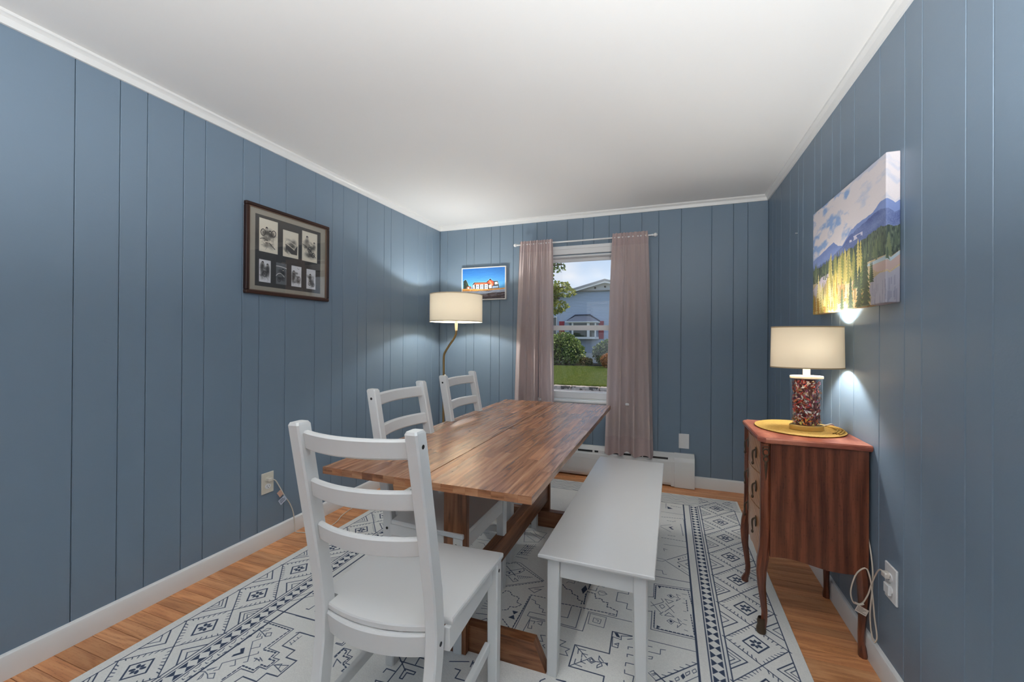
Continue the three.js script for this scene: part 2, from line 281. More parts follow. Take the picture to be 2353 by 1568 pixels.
// ---------------------------------------------------------------- ladder-back chairs (facing -z)
function makeChair(label, pos, turn) {
  const c = thing('dining_chair', label, 'chair', pos, turn, 'white ladder-back chairs at the dining table');
  const ring = (x, y, z, w, d, ch = 0.004) => chRect(w, d, ch).map(([a, b]) => V(x + a, y, z + b));
  const seatPath = [];                                                     // outline of the seat, seen from above
  const fx = 0.222, rx = 0.157, fz = -0.199, rz = 0.146;
  seatPath.push([-fx, fz], [fx, fz], [fx - 0.018, rz - 0.01], [rx, rz - 0.005]);
  for (let i = 0; i <= 10; i++) { const t = i / 10, x = rx - 2 * rx * t; seatPath.push([x, 0.176 + 0.026 * (1 - (x / rx) ** 2)]); }
  seatPath.push([-rx, rz - 0.005], [-fx + 0.018, rz - 0.01]);
  const inset = (k) => seatPath.map(([x, z]) => [x * (1 - k / 0.2), (z + 0.01) * (1 - k / 0.2) - 0.01]);
  part('seat', loft([[0.0018, 0.432], [0, 0.435], [0, 0.446], [0.0022, 0.45]].map(([k, y]) => inset(k).map(([x, z]) => V(x, y, z))), 0.5), M.chair, c);
  for (const s of [-1, 1]) {
    const front = part('leg', uvBox(loft([0, 0.05, 0.4, 0.4315].map((y) => ring(s * 0.199, y, -0.173, y < 0.3 ? 0.034 : 0.038, y < 0.3 ? 0.036 : 0.040)), 0.5), 'y'), M.chair, c);
    const p = [[0, 0.172, 0.245], [0.12, 0.178, 0.215], [0.26, 0.184, 0.186], [0.36, 0.1865, 0.172], [0.44, 0.188, 0.170], [0.54, 0.1885, 0.182], [0.7, 0.188, 0.211], [0.85, 0.187, 0.240], [0.962, 0.1855, 0.262], [0.969, 0.1855, 0.2635]];
    const post = part('back_post', uvBox(loft(p.map(([y, x, z], i) => ring(s * (x - 0.016), y, z, i === 9 ? 0.028 : 0.034, i === 9 ? 0.036 : 0.044)), 0.5), 'y'), M.chair, c);
    const bolt = (x, y, z, host) => { const g = new THREE.CylinderGeometry(0.0055, 0.0055, 0.0012, 14); g.rotateZ(Math.PI / 2); g.translate(x, y, z); part('bolt_hole', g, M.hole, host); };
    bolt(s * 0.1868, 0.93, 0.256, post); bolt(s * 0.1892, 0.405, 0.170, post); bolt(s * 0.2184, 0.405, -0.168, front);
    part('side_apron', box(0.018, 0.062, 0.296, s * 0.192, 0.4, -0.0025, 0.002, 'z').rotateY(0), M.chair, c);
    part('side_stretcher', box(0.019, 0.034, 0.372, s * 0.184, 0.152, 0.031, 0.004, 'z'), M.chair, c);
  }
  part('front_apron', box(0.358, 0.062, 0.018, 0, 0.4, -0.178, 0.002), M.chair, c);
  const bar = (y, h, zc, bow, half, t) => { const rs = []; for (let i = 0; i <= 16; i++) { const u = i / 8 - 1; rs.push(chRect(t, h, 0.005).map(([a, b]) => V(u * half, y + b, zc + a + bow * (1 - u * u) + (b * 0.18)))); } return loft(rs, 0.6); };
  part('rear_apron', bar(0.396, 0.068, 0.168, 0.03, 0.1545, 0.018), M.chair, c);
  for (const [y, z] of [[0.921, 0.252], [0.79, 0.2275], [0.665, 0.203]]) part('back_rail', bar(y, 0.05, z, 0.032, 0.1535, 0.02), M.chair, c);
  return c;
}
makeChair('white ladder-back chair at the near end of the table, its back towards the viewer', [-0.742, 0.0085, -1.03], 0.054);
makeChair('white ladder-back chair on the wall side of the table, the nearer of the two there', [-0.918, 0.0085, -1.517], -Math.PI / 2);
makeChair('white ladder-back chair on the wall side of the table, in front of the floor lamp', [-0.965, 0.0085, -2.14], -Math.PI / 2 - 0.02);

// ---------------------------------------------------------------- bench
{
  const b = thing('bench', 'white painted backless bench standing along the long side of the table', 'bench', [-0.222, 0.0085, -1.898], -0.0133);
  const H = 0.4365;
  const ring = (k, y) => [[-0.195 + k, -0.604 + k], [0.195 - k, -0.604 + k], [0.195 - k, 0.604 - k], [-0.195 + k, 0.604 - k]].map(([x, z]) => V(x, y, z));
  part('seat_board', uvBox(loft([ring(0.024, H - 0.028), ring(0.003, H - 0.014), ring(0, H - 0.010), ring(0, H - 0.003), ring(0.002, H)], 0.3), 'z'), M.bench, b);
  const leg = (s, t) => [0, 0.35, 0.408].map((y) => { const w = y < 0.1 ? 0.036 : 0.044; return chRect(w, w, 0.003).map(([p, q]) => V(s * (0.170 - w / 2 + 0.0) + p, y, t * (0.576 - w / 2) + q)); });
  for (const s of [-1, 1]) for (const t of [-1, 1]) part('leg', uvBox(loft(leg(s, t), 0.5), 'y'), M.bench, b);
  for (const t of [-1, 1]) part('end_apron', box(0.2515, 0.062, 0.018, 0, 0.377, t * 0.556, 0.002), M.bench, b);
  for (const s of [-1, 1]) part('side_apron', box(0.018, 0.062, 1.063, s * 0.150, 0.377, 0, 0.002, 'z'), M.bench, b);
}

// ---------------------------------------------------------------- chest of drawers (front towards -x, back against the right wall)
const mahogany = wood(63, [[58, 28, 18], [92, 48, 32], [124, 70, 47], [150, 90, 62]], { len: 0.9, wid: 0.36, rings: 16, wave: 0.5, pores: 0.3 });
const satin = wood(64, [[140, 92, 60], [172, 120, 82], [192, 140, 100], [206, 156, 116]], { len: 0.7, wid: 0.2, rings: 18, wave: 0.5, pores: 0.2 });
const redTop = (() => { const n = lattice(66); return dataTexture(512, 512, (i, j) => { const u = i / 512, v = j / 512, t = fbm(n, u * 7, v * 10, 7, 10, 4), f = fbm(n, u * 20, v * 120, 20, 120, 2); const k = Math.max(0, Math.min(1, 0.15 + (t - 0.35) * 1.6 + (f - 0.5) * 0.25)); return [(140 + 74 * k) / 255, (72 + 70 * k) / 255, (54 + 60 * k) / 255]; }, true, 0.5, 0.5); })();
const DM = {
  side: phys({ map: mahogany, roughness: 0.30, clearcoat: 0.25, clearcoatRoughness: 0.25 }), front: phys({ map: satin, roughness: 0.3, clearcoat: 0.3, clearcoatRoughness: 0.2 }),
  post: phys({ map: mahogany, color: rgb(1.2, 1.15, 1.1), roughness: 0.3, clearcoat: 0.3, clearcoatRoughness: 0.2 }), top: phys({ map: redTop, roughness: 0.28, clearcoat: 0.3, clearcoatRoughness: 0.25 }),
};
{
  const d = thing('chest_of_drawers', 'dark mahogany three-drawer chest on curved legs against the right wall', 'chest', [0.545, 0, -1.985]);
  const X0 = -0.181, X1 = 0.178, Z1 = 0.185, Z0 = -0.185, cc = 0.022;       // X0 front, Z1 near side
  // top with canted front corners and a moulded edge
  const top = (k, y) => [[X0 - 0.014 + k, Z0 + 0.018], [X0 + 0.012, Z0 - 0.012 + k], [X1 + 0.004, Z0 - 0.012 + k], [X1 + 0.004, Z1 + 0.012 - k], [X0 + 0.012, Z1 + 0.012 - k], [X0 - 0.014 + k, Z1 - 0.018]].map(([x, z]) => V(x, y, z));
  part('top', uvBox(loft([top(0.010, 0.776), top(0.002, 0.781), top(0, 0.787), top(0, 0.795), top(0.004, 0.80)], 0.3), 'z'), DM.top, d);
  // sides with a wavy lower edge
  for (const s of [-1, 1]) {
    const low = []; for (let i = 0; i <= 24; i++) { const t = i / 24; low.push([X0 + 0.03 + (X1 - X0 - 0.034) * t, 0.318 - 0.012 * t + 0.010 * Math.sin(t * Math.PI * 2.1 + 0.2) * (1 - 0.3 * t)]); }
    const shape = [...low, [X1 - 0.004, 0.775], [X0 + 0.03, 0.775]], z = s * Z1;
    const half = shape.length; void half;
    const sh = new THREE.Shape(shape.map(([x, y]) => new THREE.Vector2(x, y))), g = new THREE.ExtrudeGeometry(sh, { depth: 0.014, bevelEnabled: false }); g.translate(0, 0, s > 0 ? z - 0.014 : z);
    part('side_panel', uvBox(g, 'y', 0.1 * s, 0.07), DM.side, d);
  }
  part('back_panel', span(X1 - 0.012, X1 - 0.002, 0.30, 0.775, Z0 + 0.0145, Z1 - 0.0145, 0, 'y'), DM.side, d);
  // canted corner posts running down into cabriole legs
  const leg = (sx, sz, y0, top, mat) => {
    const st = top > 0.5 ? [[top, 0, 0.034], [0.45, 0, 0.034], [0.36, 0.001, 0.036]] : [[top, 0, 0.03]];
    const low = [[0.30, 0.006, 0.040], [0.25, 0.010, 0.036], [0.19, 0.009, 0.029], [0.13, 0.004, 0.024], [0.08, 0.000, 0.021], [0.045, 0.001, 0.021], [0.025, 0.006, 0.026], [0.010, 0.009, 0.030], [0, 0.008, 0.028]].map(([y, o, w]) => [y0 + y, o, w]);
    const cx = sx < 0 ? X0 + 0.013 : X1 - 0.022, cz = sz > 0 ? Z1 - 0.012 : Z0 + 0.012;
    return uvBox(loft([...st, ...low].map(([y, o, w]) => chRect(w, w, w * 0.3).map(([a, b]) => V(cx + a + sx * o * (sx < 0 ? 1.4 : 0.3), y, cz + b + sz * o))), 0.6), 'y');
  };
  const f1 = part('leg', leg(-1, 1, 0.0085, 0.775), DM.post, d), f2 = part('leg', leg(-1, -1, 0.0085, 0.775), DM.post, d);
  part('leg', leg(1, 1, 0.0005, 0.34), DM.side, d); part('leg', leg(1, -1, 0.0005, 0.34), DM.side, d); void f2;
  // drawers: bowed fronts
  const bow = (t) => X0 + 0.010 - 0.018 * Math.sin(Math.PI * t);
  const z0 = Z0 + 0.031, z1 = Z1 - 0.031;
  for (const [ya, yb] of [[0.635, 0.772], [0.487, 0.632], [0.335, 0.484]]) {
    const rs = []; for (let i = 0; i <= 14; i++) { const t = i / 14, z = z0 + (z1 - z0) * t, x = bow(t); rs.push([[x + 0.016, ya], [x, ya + 0.001], [x, yb - 0.001], [x + 0.016, yb]].map(([a, y]) => V(a, y, z))); }
    const g = loft(rs, 0.4), uv = g.attributes.uv, p = g.attributes.position;
    for (let i = 0; i < p.count; i++) { const a = p.getZ(i), y = p.getY(i), q = a < 0 ? 1 : -1; uv.setXY(i, (a * q + y) * 0.707, (y - a * q) * 0.707); }   // book-matched veneer, set on the slant
    const dr = part('drawer', g, DM.front, d);
    for (const s of [-0.45, 0.45]) {
      const t = 0.5 + s * 0.62, x = bow(t) - 0.001, z = z0 + (z1 - z0) * t, y = (ya + yb) / 2;
      const pl = new THREE.CylinderGeometry(0.011, 0.013, 0.003, 12); pl.rotateZ(Math.PI / 2); pl.scale(1, 2.0, 0.8); pl.translate(x - 0.002, y + 0.008, z);
      const bail = tube([[x - 0.004, y + 0.022, z], [x - 0.013, y + 0.012, z - 0.006], [x - 0.014, y - 0.012, z - 0.008], [x - 0.012, y - 0.030, z], [x - 0.014, y - 0.012, z + 0.008], [x - 0.013, y + 0.012, z + 0.006], [x - 0.004, y + 0.022, z]], 0.0022, 40, 6);
      const drop = lathe([[0, -0.012], [0.004, -0.009], [0.0055, -0.003], [0.003, 0.003], [0, 0.006]], 10); drop.translate(x - 0.0135, y - 0.034, z);
      part('drawer_pull', mergeGeometries([pl.toNonIndexed(), bail.toNonIndexed(), drop.toNonIndexed()]), M.bronze, dr);
    }
  }
  { // shaped apron below the lowest drawer
    const rs = []; for (let i = 0; i <= 20; i++) { const t = i / 20, z = z0 + (z1 - z0) * t, x = bow(t) + 0.002, y = 0.262 + 0.045 * Math.pow(Math.sin(Math.PI * t), 2) - 0.012 * Math.exp(-(((t - 0.5) / 0.08) ** 2)); rs.push([[x + 0.014, y], [x, y], [x, 0.333], [x + 0.014, 0.333]].map(([a, b]) => V(a, b, z))); }
    part('apron', loft(rs, 0.4), DM.front, d);
  }
  { // cast mount on the near corner: a wreath over a hanging husk
    const x = X0 - 0.0045, z = Z1 + 0.0058, g = [];
    const ringT = new THREE.TorusGeometry(0.011, 0.0028, 6, 18); ringT.scale(1, 1.25, 1); ringT.translate(x + 0.017, 0.742, z); g.push(ringT.toNonIndexed());
    const ring2 = new THREE.TorusGeometry(0.0085, 0.0026, 6, 16); ring2.scale(1, 1.3, 1); ring2.translate(x + 0.017, 0.714, z); g.push(ring2.toNonIndexed());
    for (const s of [-1, 1]) g.push(tube([[x + 0.017, 0.755, z], [x + 0.017 + s * 0.010, 0.750, z], [x + 0.017 + s * 0.012, 0.762, z], [x + 0.017, 0.766, z]], 0.002, 12, 5).toNonIndexed());
    const husk = lathe([[0, 0.626], [0.002, 0.640], [0.0045, 0.668], [0.0062, 0.690], [0.004, 0.704], [0, 0.708]], 10); husk.translate(x + 0.017, 0, z); g.push(husk.toNonIndexed());
    const orb = new THREE.SphereGeometry(0.005, 10, 8); orb.translate(x + 0.017, 0.728, z); g.push(orb.toNonIndexed());
    part('corner_mount', mergeGeometries(g), M.bronze, f1);
    const sab = lathe([[0.0165, 0.0005], [0.0185, 0.008], [0.017, 0.020], [0.0135, 0.033], [0.0155, 0.046], [0.0115, 0.060]], 14); sab.translate(X0 + 0.0, 0.0086, Z1 - 0.005); part('leg_mount', sab, M.bronze, f1);
  }
}
// ---------------------------------------------------------------- placemat, table lamp
{
  const p = thing('placemat', 'round yellow coiled straw placemat under the lamp on the dark chest', 'placemat', [0.554, 0.8003, -2.035]);
  const straw = (() => { const n = lattice(71); return dataTexture(256, 256, (i, j) => { const f = fbm(n, i / 256 * 60, j / 256 * 60, 60, 60, 2); return [0.66 + 0.16 * f, 0.52 + 0.15 * f, 0.24 + 0.12 * f]; }, true, 0.2, 0.2); })();
  const pts = [[0.0, 0], [0.168, 0]]; const N = 42;
  for (let i = 0; i <= N * 4; i++) { const r = 0.172 - 0.171 * i / (N * 4); pts.push([Math.max(r, 0.0005), 0.0040 + 0.0011 * Math.abs(Math.sin(Math.PI * i / 4))]); }
  part('mat', uvBox(lathe(pts, 72), 'x'), phys({ map: straw, roughness: 0.75 }), p);
  // the outermost coils have come loose on the side towards the wall
  for (let k = 0; k < 3; k++) part('loose_coil', tube(Array.from({ length: 8 }, (_, i) => { const a = 0.75 - i * 0.18, r = 0.158 - k * 0.011 + (i > 2 ? 0.004 : 0); return [Math.cos(a) * r, 0.0068 + 0.003 * Math.sin(i / 7 * Math.PI), Math.sin(a) * r]; }), 0.0028, 24, 6), phys({ map: straw, roughness: 0.75 }), p);
}
function ellipseLathe(pts, sz, seg = 48) { const g = lathe(pts, seg); g.scale(1, 1, sz); g.computeVertexNormals(); return g; }
{
  const L = thing('table_lamp', 'table lamp with an oval cream shade on a glass jar full of red shards', 'lamp', [0.573, 0.8052, -1.995], 0.10);
  const E = 0.62;                                                          // depth of the oval over its width
  part('base', ellipseLathe([[0, 0], [0.062, 0], [0.0655, 0.002], [0.0655, 0.020], [0.064, 0.022], [0, 0.022]], E), M.gold, L);
  part('jar', ellipseLathe([[0.0605, 0.0223], [0.0605, 0.2225]], E, 64), M.clear, L);
  part('jar_cap', ellipseLathe([[0, 0.2228], [0.063, 0.2228], [0.064, 0.226], [0.064, 0.233], [0.062, 0.235], [0, 0.235]], E), phys({ color: rgb(0.78, 0.70, 0.58), roughness: 0.4 }), L);
  part('neck', lathe([[0.0135, 0.235], [0.0135, 0.275], [0.004, 0.276], [0.004, 0.31]], 20), phys({ color: rgb(0.78, 0.70, 0.56), roughness: 0.4 }), L);
  // broken glass and dried petals inside the jar
  const r = rng(8), sg = new THREE.BufferGeometry(); { const a = 0.012, b = 0.004, c = 0.0012; const q = [V(-a, 0, 0), V(0, b, c), V(a, 0.001, 0), V(0, -b, -c), V(0, 0, 0.002)]; const f = [0, 3, 4, 3, 2, 4, 2, 1, 4, 1, 0, 4, 0, 1, 3, 1, 2, 3]; const p = []; f.forEach((i) => p.push(...q[i].toArray())); sg.setAttribute('position', new THREE.Float32BufferAttribute(p, 3)); sg.computeVertexNormals(); }
  const N = 900, inst = new THREE.InstancedMesh(sg, phys({ color: 0xffffff, roughness: 0.22, clearcoat: 0.6, side: THREE.DoubleSide }), N), o = new THREE.Object3D(), col = new THREE.Color();
  const pal = [[0.30, 0.035, 0.02], [0.20, 0.02, 0.02], [0.36, 0.10, 0.04], [0.55, 0.42, 0.32], [0.10, 0.02, 0.03], [0.62, 0.60, 0.56], [0.30, 0.16, 0.07], [0.45, 0.05, 0.04], [0.22, 0.05, 0.12]];
  for (let i = 0; i < N; i++) {
    const a = r() * Math.PI * 2, q = 0.72 + 0.20 * r(), y = 0.027 + 0.19 * r(), low = y < 0.05;
    o.position.set(Math.cos(a) * 0.058 * q, y, Math.sin(a) * 0.058 * q * E); o.rotation.set(r() * 6, -a + Math.PI / 2 + (r() - 0.5) * 0.7, r() * 6); o.rotation.order = 'YXZ'; o.rotation.x = (r() - 0.5) * 0.8; o.rotation.z = r() * 6;
    const s = 0.45 + 0.6 * r(); o.scale.set(s, s * 1.2, s); o.updateMatrix(); inst.setMatrixAt(i, o.matrix);
    const c = low && r() < 0.6 ? (r() < 0.5 ? [0.75, 0.20, 0.03] : [0.55, 0.45, 0.10]) : pal[Math.floor(r() * pal.length)]; inst.setColorAt(i, col.setRGB(...c));
  }
  inst.name = 'glass_shards'; inst.userData.kind = 'stuff'; inst.userData.label = 'red, brown and clear shards filling the jar'; L.add(inst);
  part('jar_core', ellipseLathe([[0, 0.0226], [0.040, 0.0226], [0.040, 0.222], [0, 0.222]], E), std({ color: rgb(0.11, 0.03, 0.02), roughness: 0.6 }), L);
  // oval drum shade, open above and below, with a darker rim
  const SE = 0.66, R0 = 0.140, R1 = 0.137;
  const sh = part('shade', ellipseLathe([[R0, 0.272], [R1, 0.4465]], SE, 72), M.shadeOval, L);
  const rim = phys({ color: rgb(0.42, 0.30, 0.17), roughness: 0.8 });
  part('shade_rim', ellipseLathe([[R0 + 0.0012, 0.2695], [R0 + 0.0012, 0.2745], [R0 - 0.001, 0.2745], [R0 - 0.001, 0.2695], [R0 + 0.0012, 0.2695]], SE, 72), rim, sh);
  part('shade_rim', ellipseLathe([[R1 + 0.0012, 0.444], [R1 + 0.0012, 0.449], [R1 - 0.001, 0.449], [R1 - 0.001, 0.444], [R1 + 0.0012, 0.444]], SE, 72), rim, sh);
  part('shade_fitter', mergeGeometries([0, 1, 2].map((k) => tube([[0.008, 0.312, 0], [0.06, 0.320, 0], [R0 - 0.004, 0.325, 0]].map(([x, y]) => { const a = k * 2.094; return [Math.cos(a) * x, y, Math.sin(a) * x * SE]; }), 0.0014, 8, 5).toNonIndexed())), M.brass, sh);
  const b = new THREE.SphereGeometry(0.026, 20, 14); b.scale(1, 1.25, 1); b.translate(0, 0.355, 0); part('bulb', b, M.bulb, L);
  part('socket', lathe([[0.012, 0.29], [0.014, 0.295], [0.014, 0.322], [0.010, 0.328]], 16), M.brass, L);
  const lt = new THREE.PointLight(rgb(...LAMPS.warm), LAMPS.table); lt.name = 'table_lamp_light'; lt.position.set(0, 0.358, 0); lt.castShadow = true; lt.shadow.radius = 1.1; L.add(lt);
  // its flex runs behind the chest down to the outlet by the baseboard, with a loop held by a tie and a paper tag
  const W = ([x, y, z]) => { const c = Math.cos(-0.10), s = Math.sin(-0.10), a = x - 0.573, e = z + 1.995; return [a * c + e * s, y - 0.8052, -a * s + e * c]; };
  const cordPts = [[0.60, 0.813, -2.03], [0.66, 0.8105, -2.08], [0.715, 0.8105, -2.13], [0.7262, 0.79, -2.135], [0.7262, 0.60, -2.0], [0.7262, 0.45, -1.83], [0.716, 0.36, -1.765], [0.708, 0.30, -1.745], [0.7, 0.20, -1.742], [0.703, 0.135, -1.738], [0.706, 0.110, -1.728], [0.711, 0.128, -1.720], [0.710, 0.20, -1.735], [0.706, 0.285, -1.742], [0.70, 0.335, -1.745], [0.69, 0.362, -1.748], [0.668, 0.345, -1.75], [0.650, 0.30, -1.75], [0.645, 0.255, -1.75], [0.655, 0.226, -1.75], [0.676, 0.228, -1.75], [0.694, 0.262, -1.748], [0.704, 0.31, -1.742], [0.709, 0.350, -1.728], [0.711, 0.388, -1.70], [0.712, 0.392, -1.678]].map(W);
  const cd = part('power_cord', tube(cordPts, 0.0026, 220, 7), M.clearCord, L);
  const pg = new RoundedBoxGeometry(0.020, 0.020, 0.026, 2, 0.005); pg.translate(...W([0.7135, 0.391, -1.664])); part('plug', pg, phys({ color: rgb(0.66, 0.62, 0.56), roughness: 0.2, clearcoat: 0.7 }), cd);
  const tagTex = canvasTexture(128, 64, (c) => { c.fillStyle = '#e9dccd'; c.fillRect(0, 0, 128, 64); c.fillStyle = '#6d5a4d'; for (let k = 0; k < 5; k++) c.fillRect(8, 8 + k * 10, 60 + (k * 37) % 50, 4); });
  const tg = new THREE.BoxGeometry(0.046, 0.024, 0.0008); tg.rotateZ(-0.5); tg.rotateY(0.2); tg.translate(...W([0.676, 0.207, -1.744])); part('cord_tag', tg, phys({ map: tagTex, roughness: 0.5, side: THREE.DoubleSide }), cd);
  const tie = tube([[0.655, 0.230, -1.747], [0.668, 0.2265, -1.745], [0.682, 0.233, -1.745]].map(W), 0.0042, 10, 8); part('cord_tie', tie, phys({ color: rgb(0.6, 0.52, 0.44), roughness: 0.5 }), cd);
}

// ---------------------------------------------------------------- floor lamp in the corner
{
  const L = thing('floor_lamp', 'brass floor lamp with an angled pole and round cream drum shade in the corner', 'lamp', [-1.865, 0, -3.0]);
  const dx = 0.122;                                                        // the shade stands off to the right of the base
  part('base', lathe([[0, 0.0005], [0.125, 0.0005], [0.13, 0.004], [0.13, 0.018], [0.124, 0.022], [0.02, 0.026], [0, 0.026]], 48), M.brass, L);
  part('pole', tube([[0, 0.026, 0], [0, 0.5, 0], [0, 0.90, 0], [0, 1.02, 0], [0.004, 1.052, 0], [0.022, 1.086, 0], [0.062, 1.142, 0], [0.1, 1.192, 0], [0.118, 1.225, 0], [dx, 1.26, 0], [dx, 1.33, 0], [dx, 1.41, 0]], 0.0095, 90, 14), M.brass, L);
  part('pole_sleeve', (() => { const g = lathe([[0.0105, 1.262], [0.0125, 1.300], [0.0125, 1.345], [0.010, 1.346]], 18); g.translate(dx, 0, 0); return g; })(), phys({ color: rgb(0.70, 0.55, 0.36), roughness: 0.4 }), L);
  const sw = lathe([[0, 0], [0.008, 0.001], [0.009, 0.008], [0.004, 0.014], [0, 0.015]], 14); sw.rotateZ(-Math.PI / 2); sw.translate(0.010, 0.868, 0.004); part('switch_knob', sw, M.metal, L);
  const tr = (g) => { g.translate(dx, 0, 0); return g; };
  const sh = part('shade', tr(lathe([[0.2245, 1.336], [0.2245, 1.572]], 72)), M.shade, L);
  for (const y of [1.336, 1.567]) part('shade_rim', tr(lathe([[0.2255, y - 0.001], [0.2262, y + 0.003], [0.2255, y + 0.007], [0.2238, y + 0.007], [0.2238, y - 0.001], [0.2255, y - 0.001]], 72)), phys({ color: rgb(0.80, 0.66, 0.46), roughness: 0.8 }), sh);
  part('shade_fitter', tr(mergeGeometries([0, 1, 2].map((k) => tube([[0.008, 1.408, 0], [0.12, 1.39, 0], [0.222, 1.372, 0]].map(([x, y]) => { const a = k * 2.094 + 0.4; return [Math.cos(a) * x, y, Math.sin(a) * x]; }), 0.0015, 8, 5).toNonIndexed()))), M.brass, sh);
  part('socket', tr(lathe([[0.012, 1.40], [0.015, 1.405], [0.015, 1.428], [0.010, 1.434]], 16)), M.brass, L);
  const b = new THREE.SphereGeometry(0.028, 20, 14); b.scale(1, 1.15, 1); b.translate(dx, 1.452, 0); part('bulb', b, M.bulb, L);
  const lt = new THREE.PointLight(rgb(...LAMPS.warm), LAMPS.floor); lt.name = 'floor_lamp_light'; lt.position.set(dx, 1.454, 0); lt.castShadow = true; lt.shadow.radius = 1.2; L.add(lt);
  // flex: along the wall, over the bare boards, up to the left outlet
  const W = ([x, y, z]) => [x + 1.865, y, z + 3.0];
  const cd = part('power_cord', tube([[-1.98, 0.012, -2.96], [-2.06, 0.004, -2.85], [-2.12, 0.004, -2.6], [-2.10, 0.004, -2.35], [-2.077, 0.004, -2.15], [-2.056, 0.004, -2.06], [-2.022, 0.004, -1.99], [-2.012, 0.004, -1.90], [-2.06, 0.004, -1.822], [-2.115, 0.004, -1.803], [-2.148, 0.006, -1.797], [-2.156, 0.05, -1.797], [-2.157, 0.13, -1.786], [-2.156, 0.19, -1.763], [-2.154, 0.25, -1.727], [-2.150, 0.32, -1.690], [-2.146, 0.368, -1.660], [-2.148, 0.376, -1.648]].map(W), 0.0028, 160, 7), M.cord, L);
  const pg = new RoundedBoxGeometry(0.024, 0.020, 0.024, 2, 0.005); pg.translate(...W([-2.159, 0.377, -1.637])); part('plug', pg, phys({ color: rgb(0.72, 0.68, 0.60), roughness: 0.25, clearcoat: 0.5 }), cd);
  const tagTex = canvasTexture(64, 48, (c) => { c.fillStyle = '#c9d3e4'; c.fillRect(0, 0, 64, 48); c.fillStyle = '#3b4657'; for (let k = 0; k < 3; k++) c.fillRect(6, 8 + k * 12, 34 + (k * 13) % 16, 5); });
  const tg = new THREE.BoxGeometry(0.0008, 0.034, 0.045); tg.rotateX(0.5); tg.translate(...W([-2.150, 0.232, -1.712])); part('cord_tag', tg, phys({ map: tagTex, roughness: 0.35 }), cd);
  const wt = new THREE.BoxGeometry(0.0008, 0.036, 0.026); wt.rotateX(0.55); wt.translate(...W([-2.1505, 0.276, -1.696])); part('cord_tag', wt, phys({ color: rgb(0.66, 0.40, 0.30), roughness: 0.3 }), cd);
}

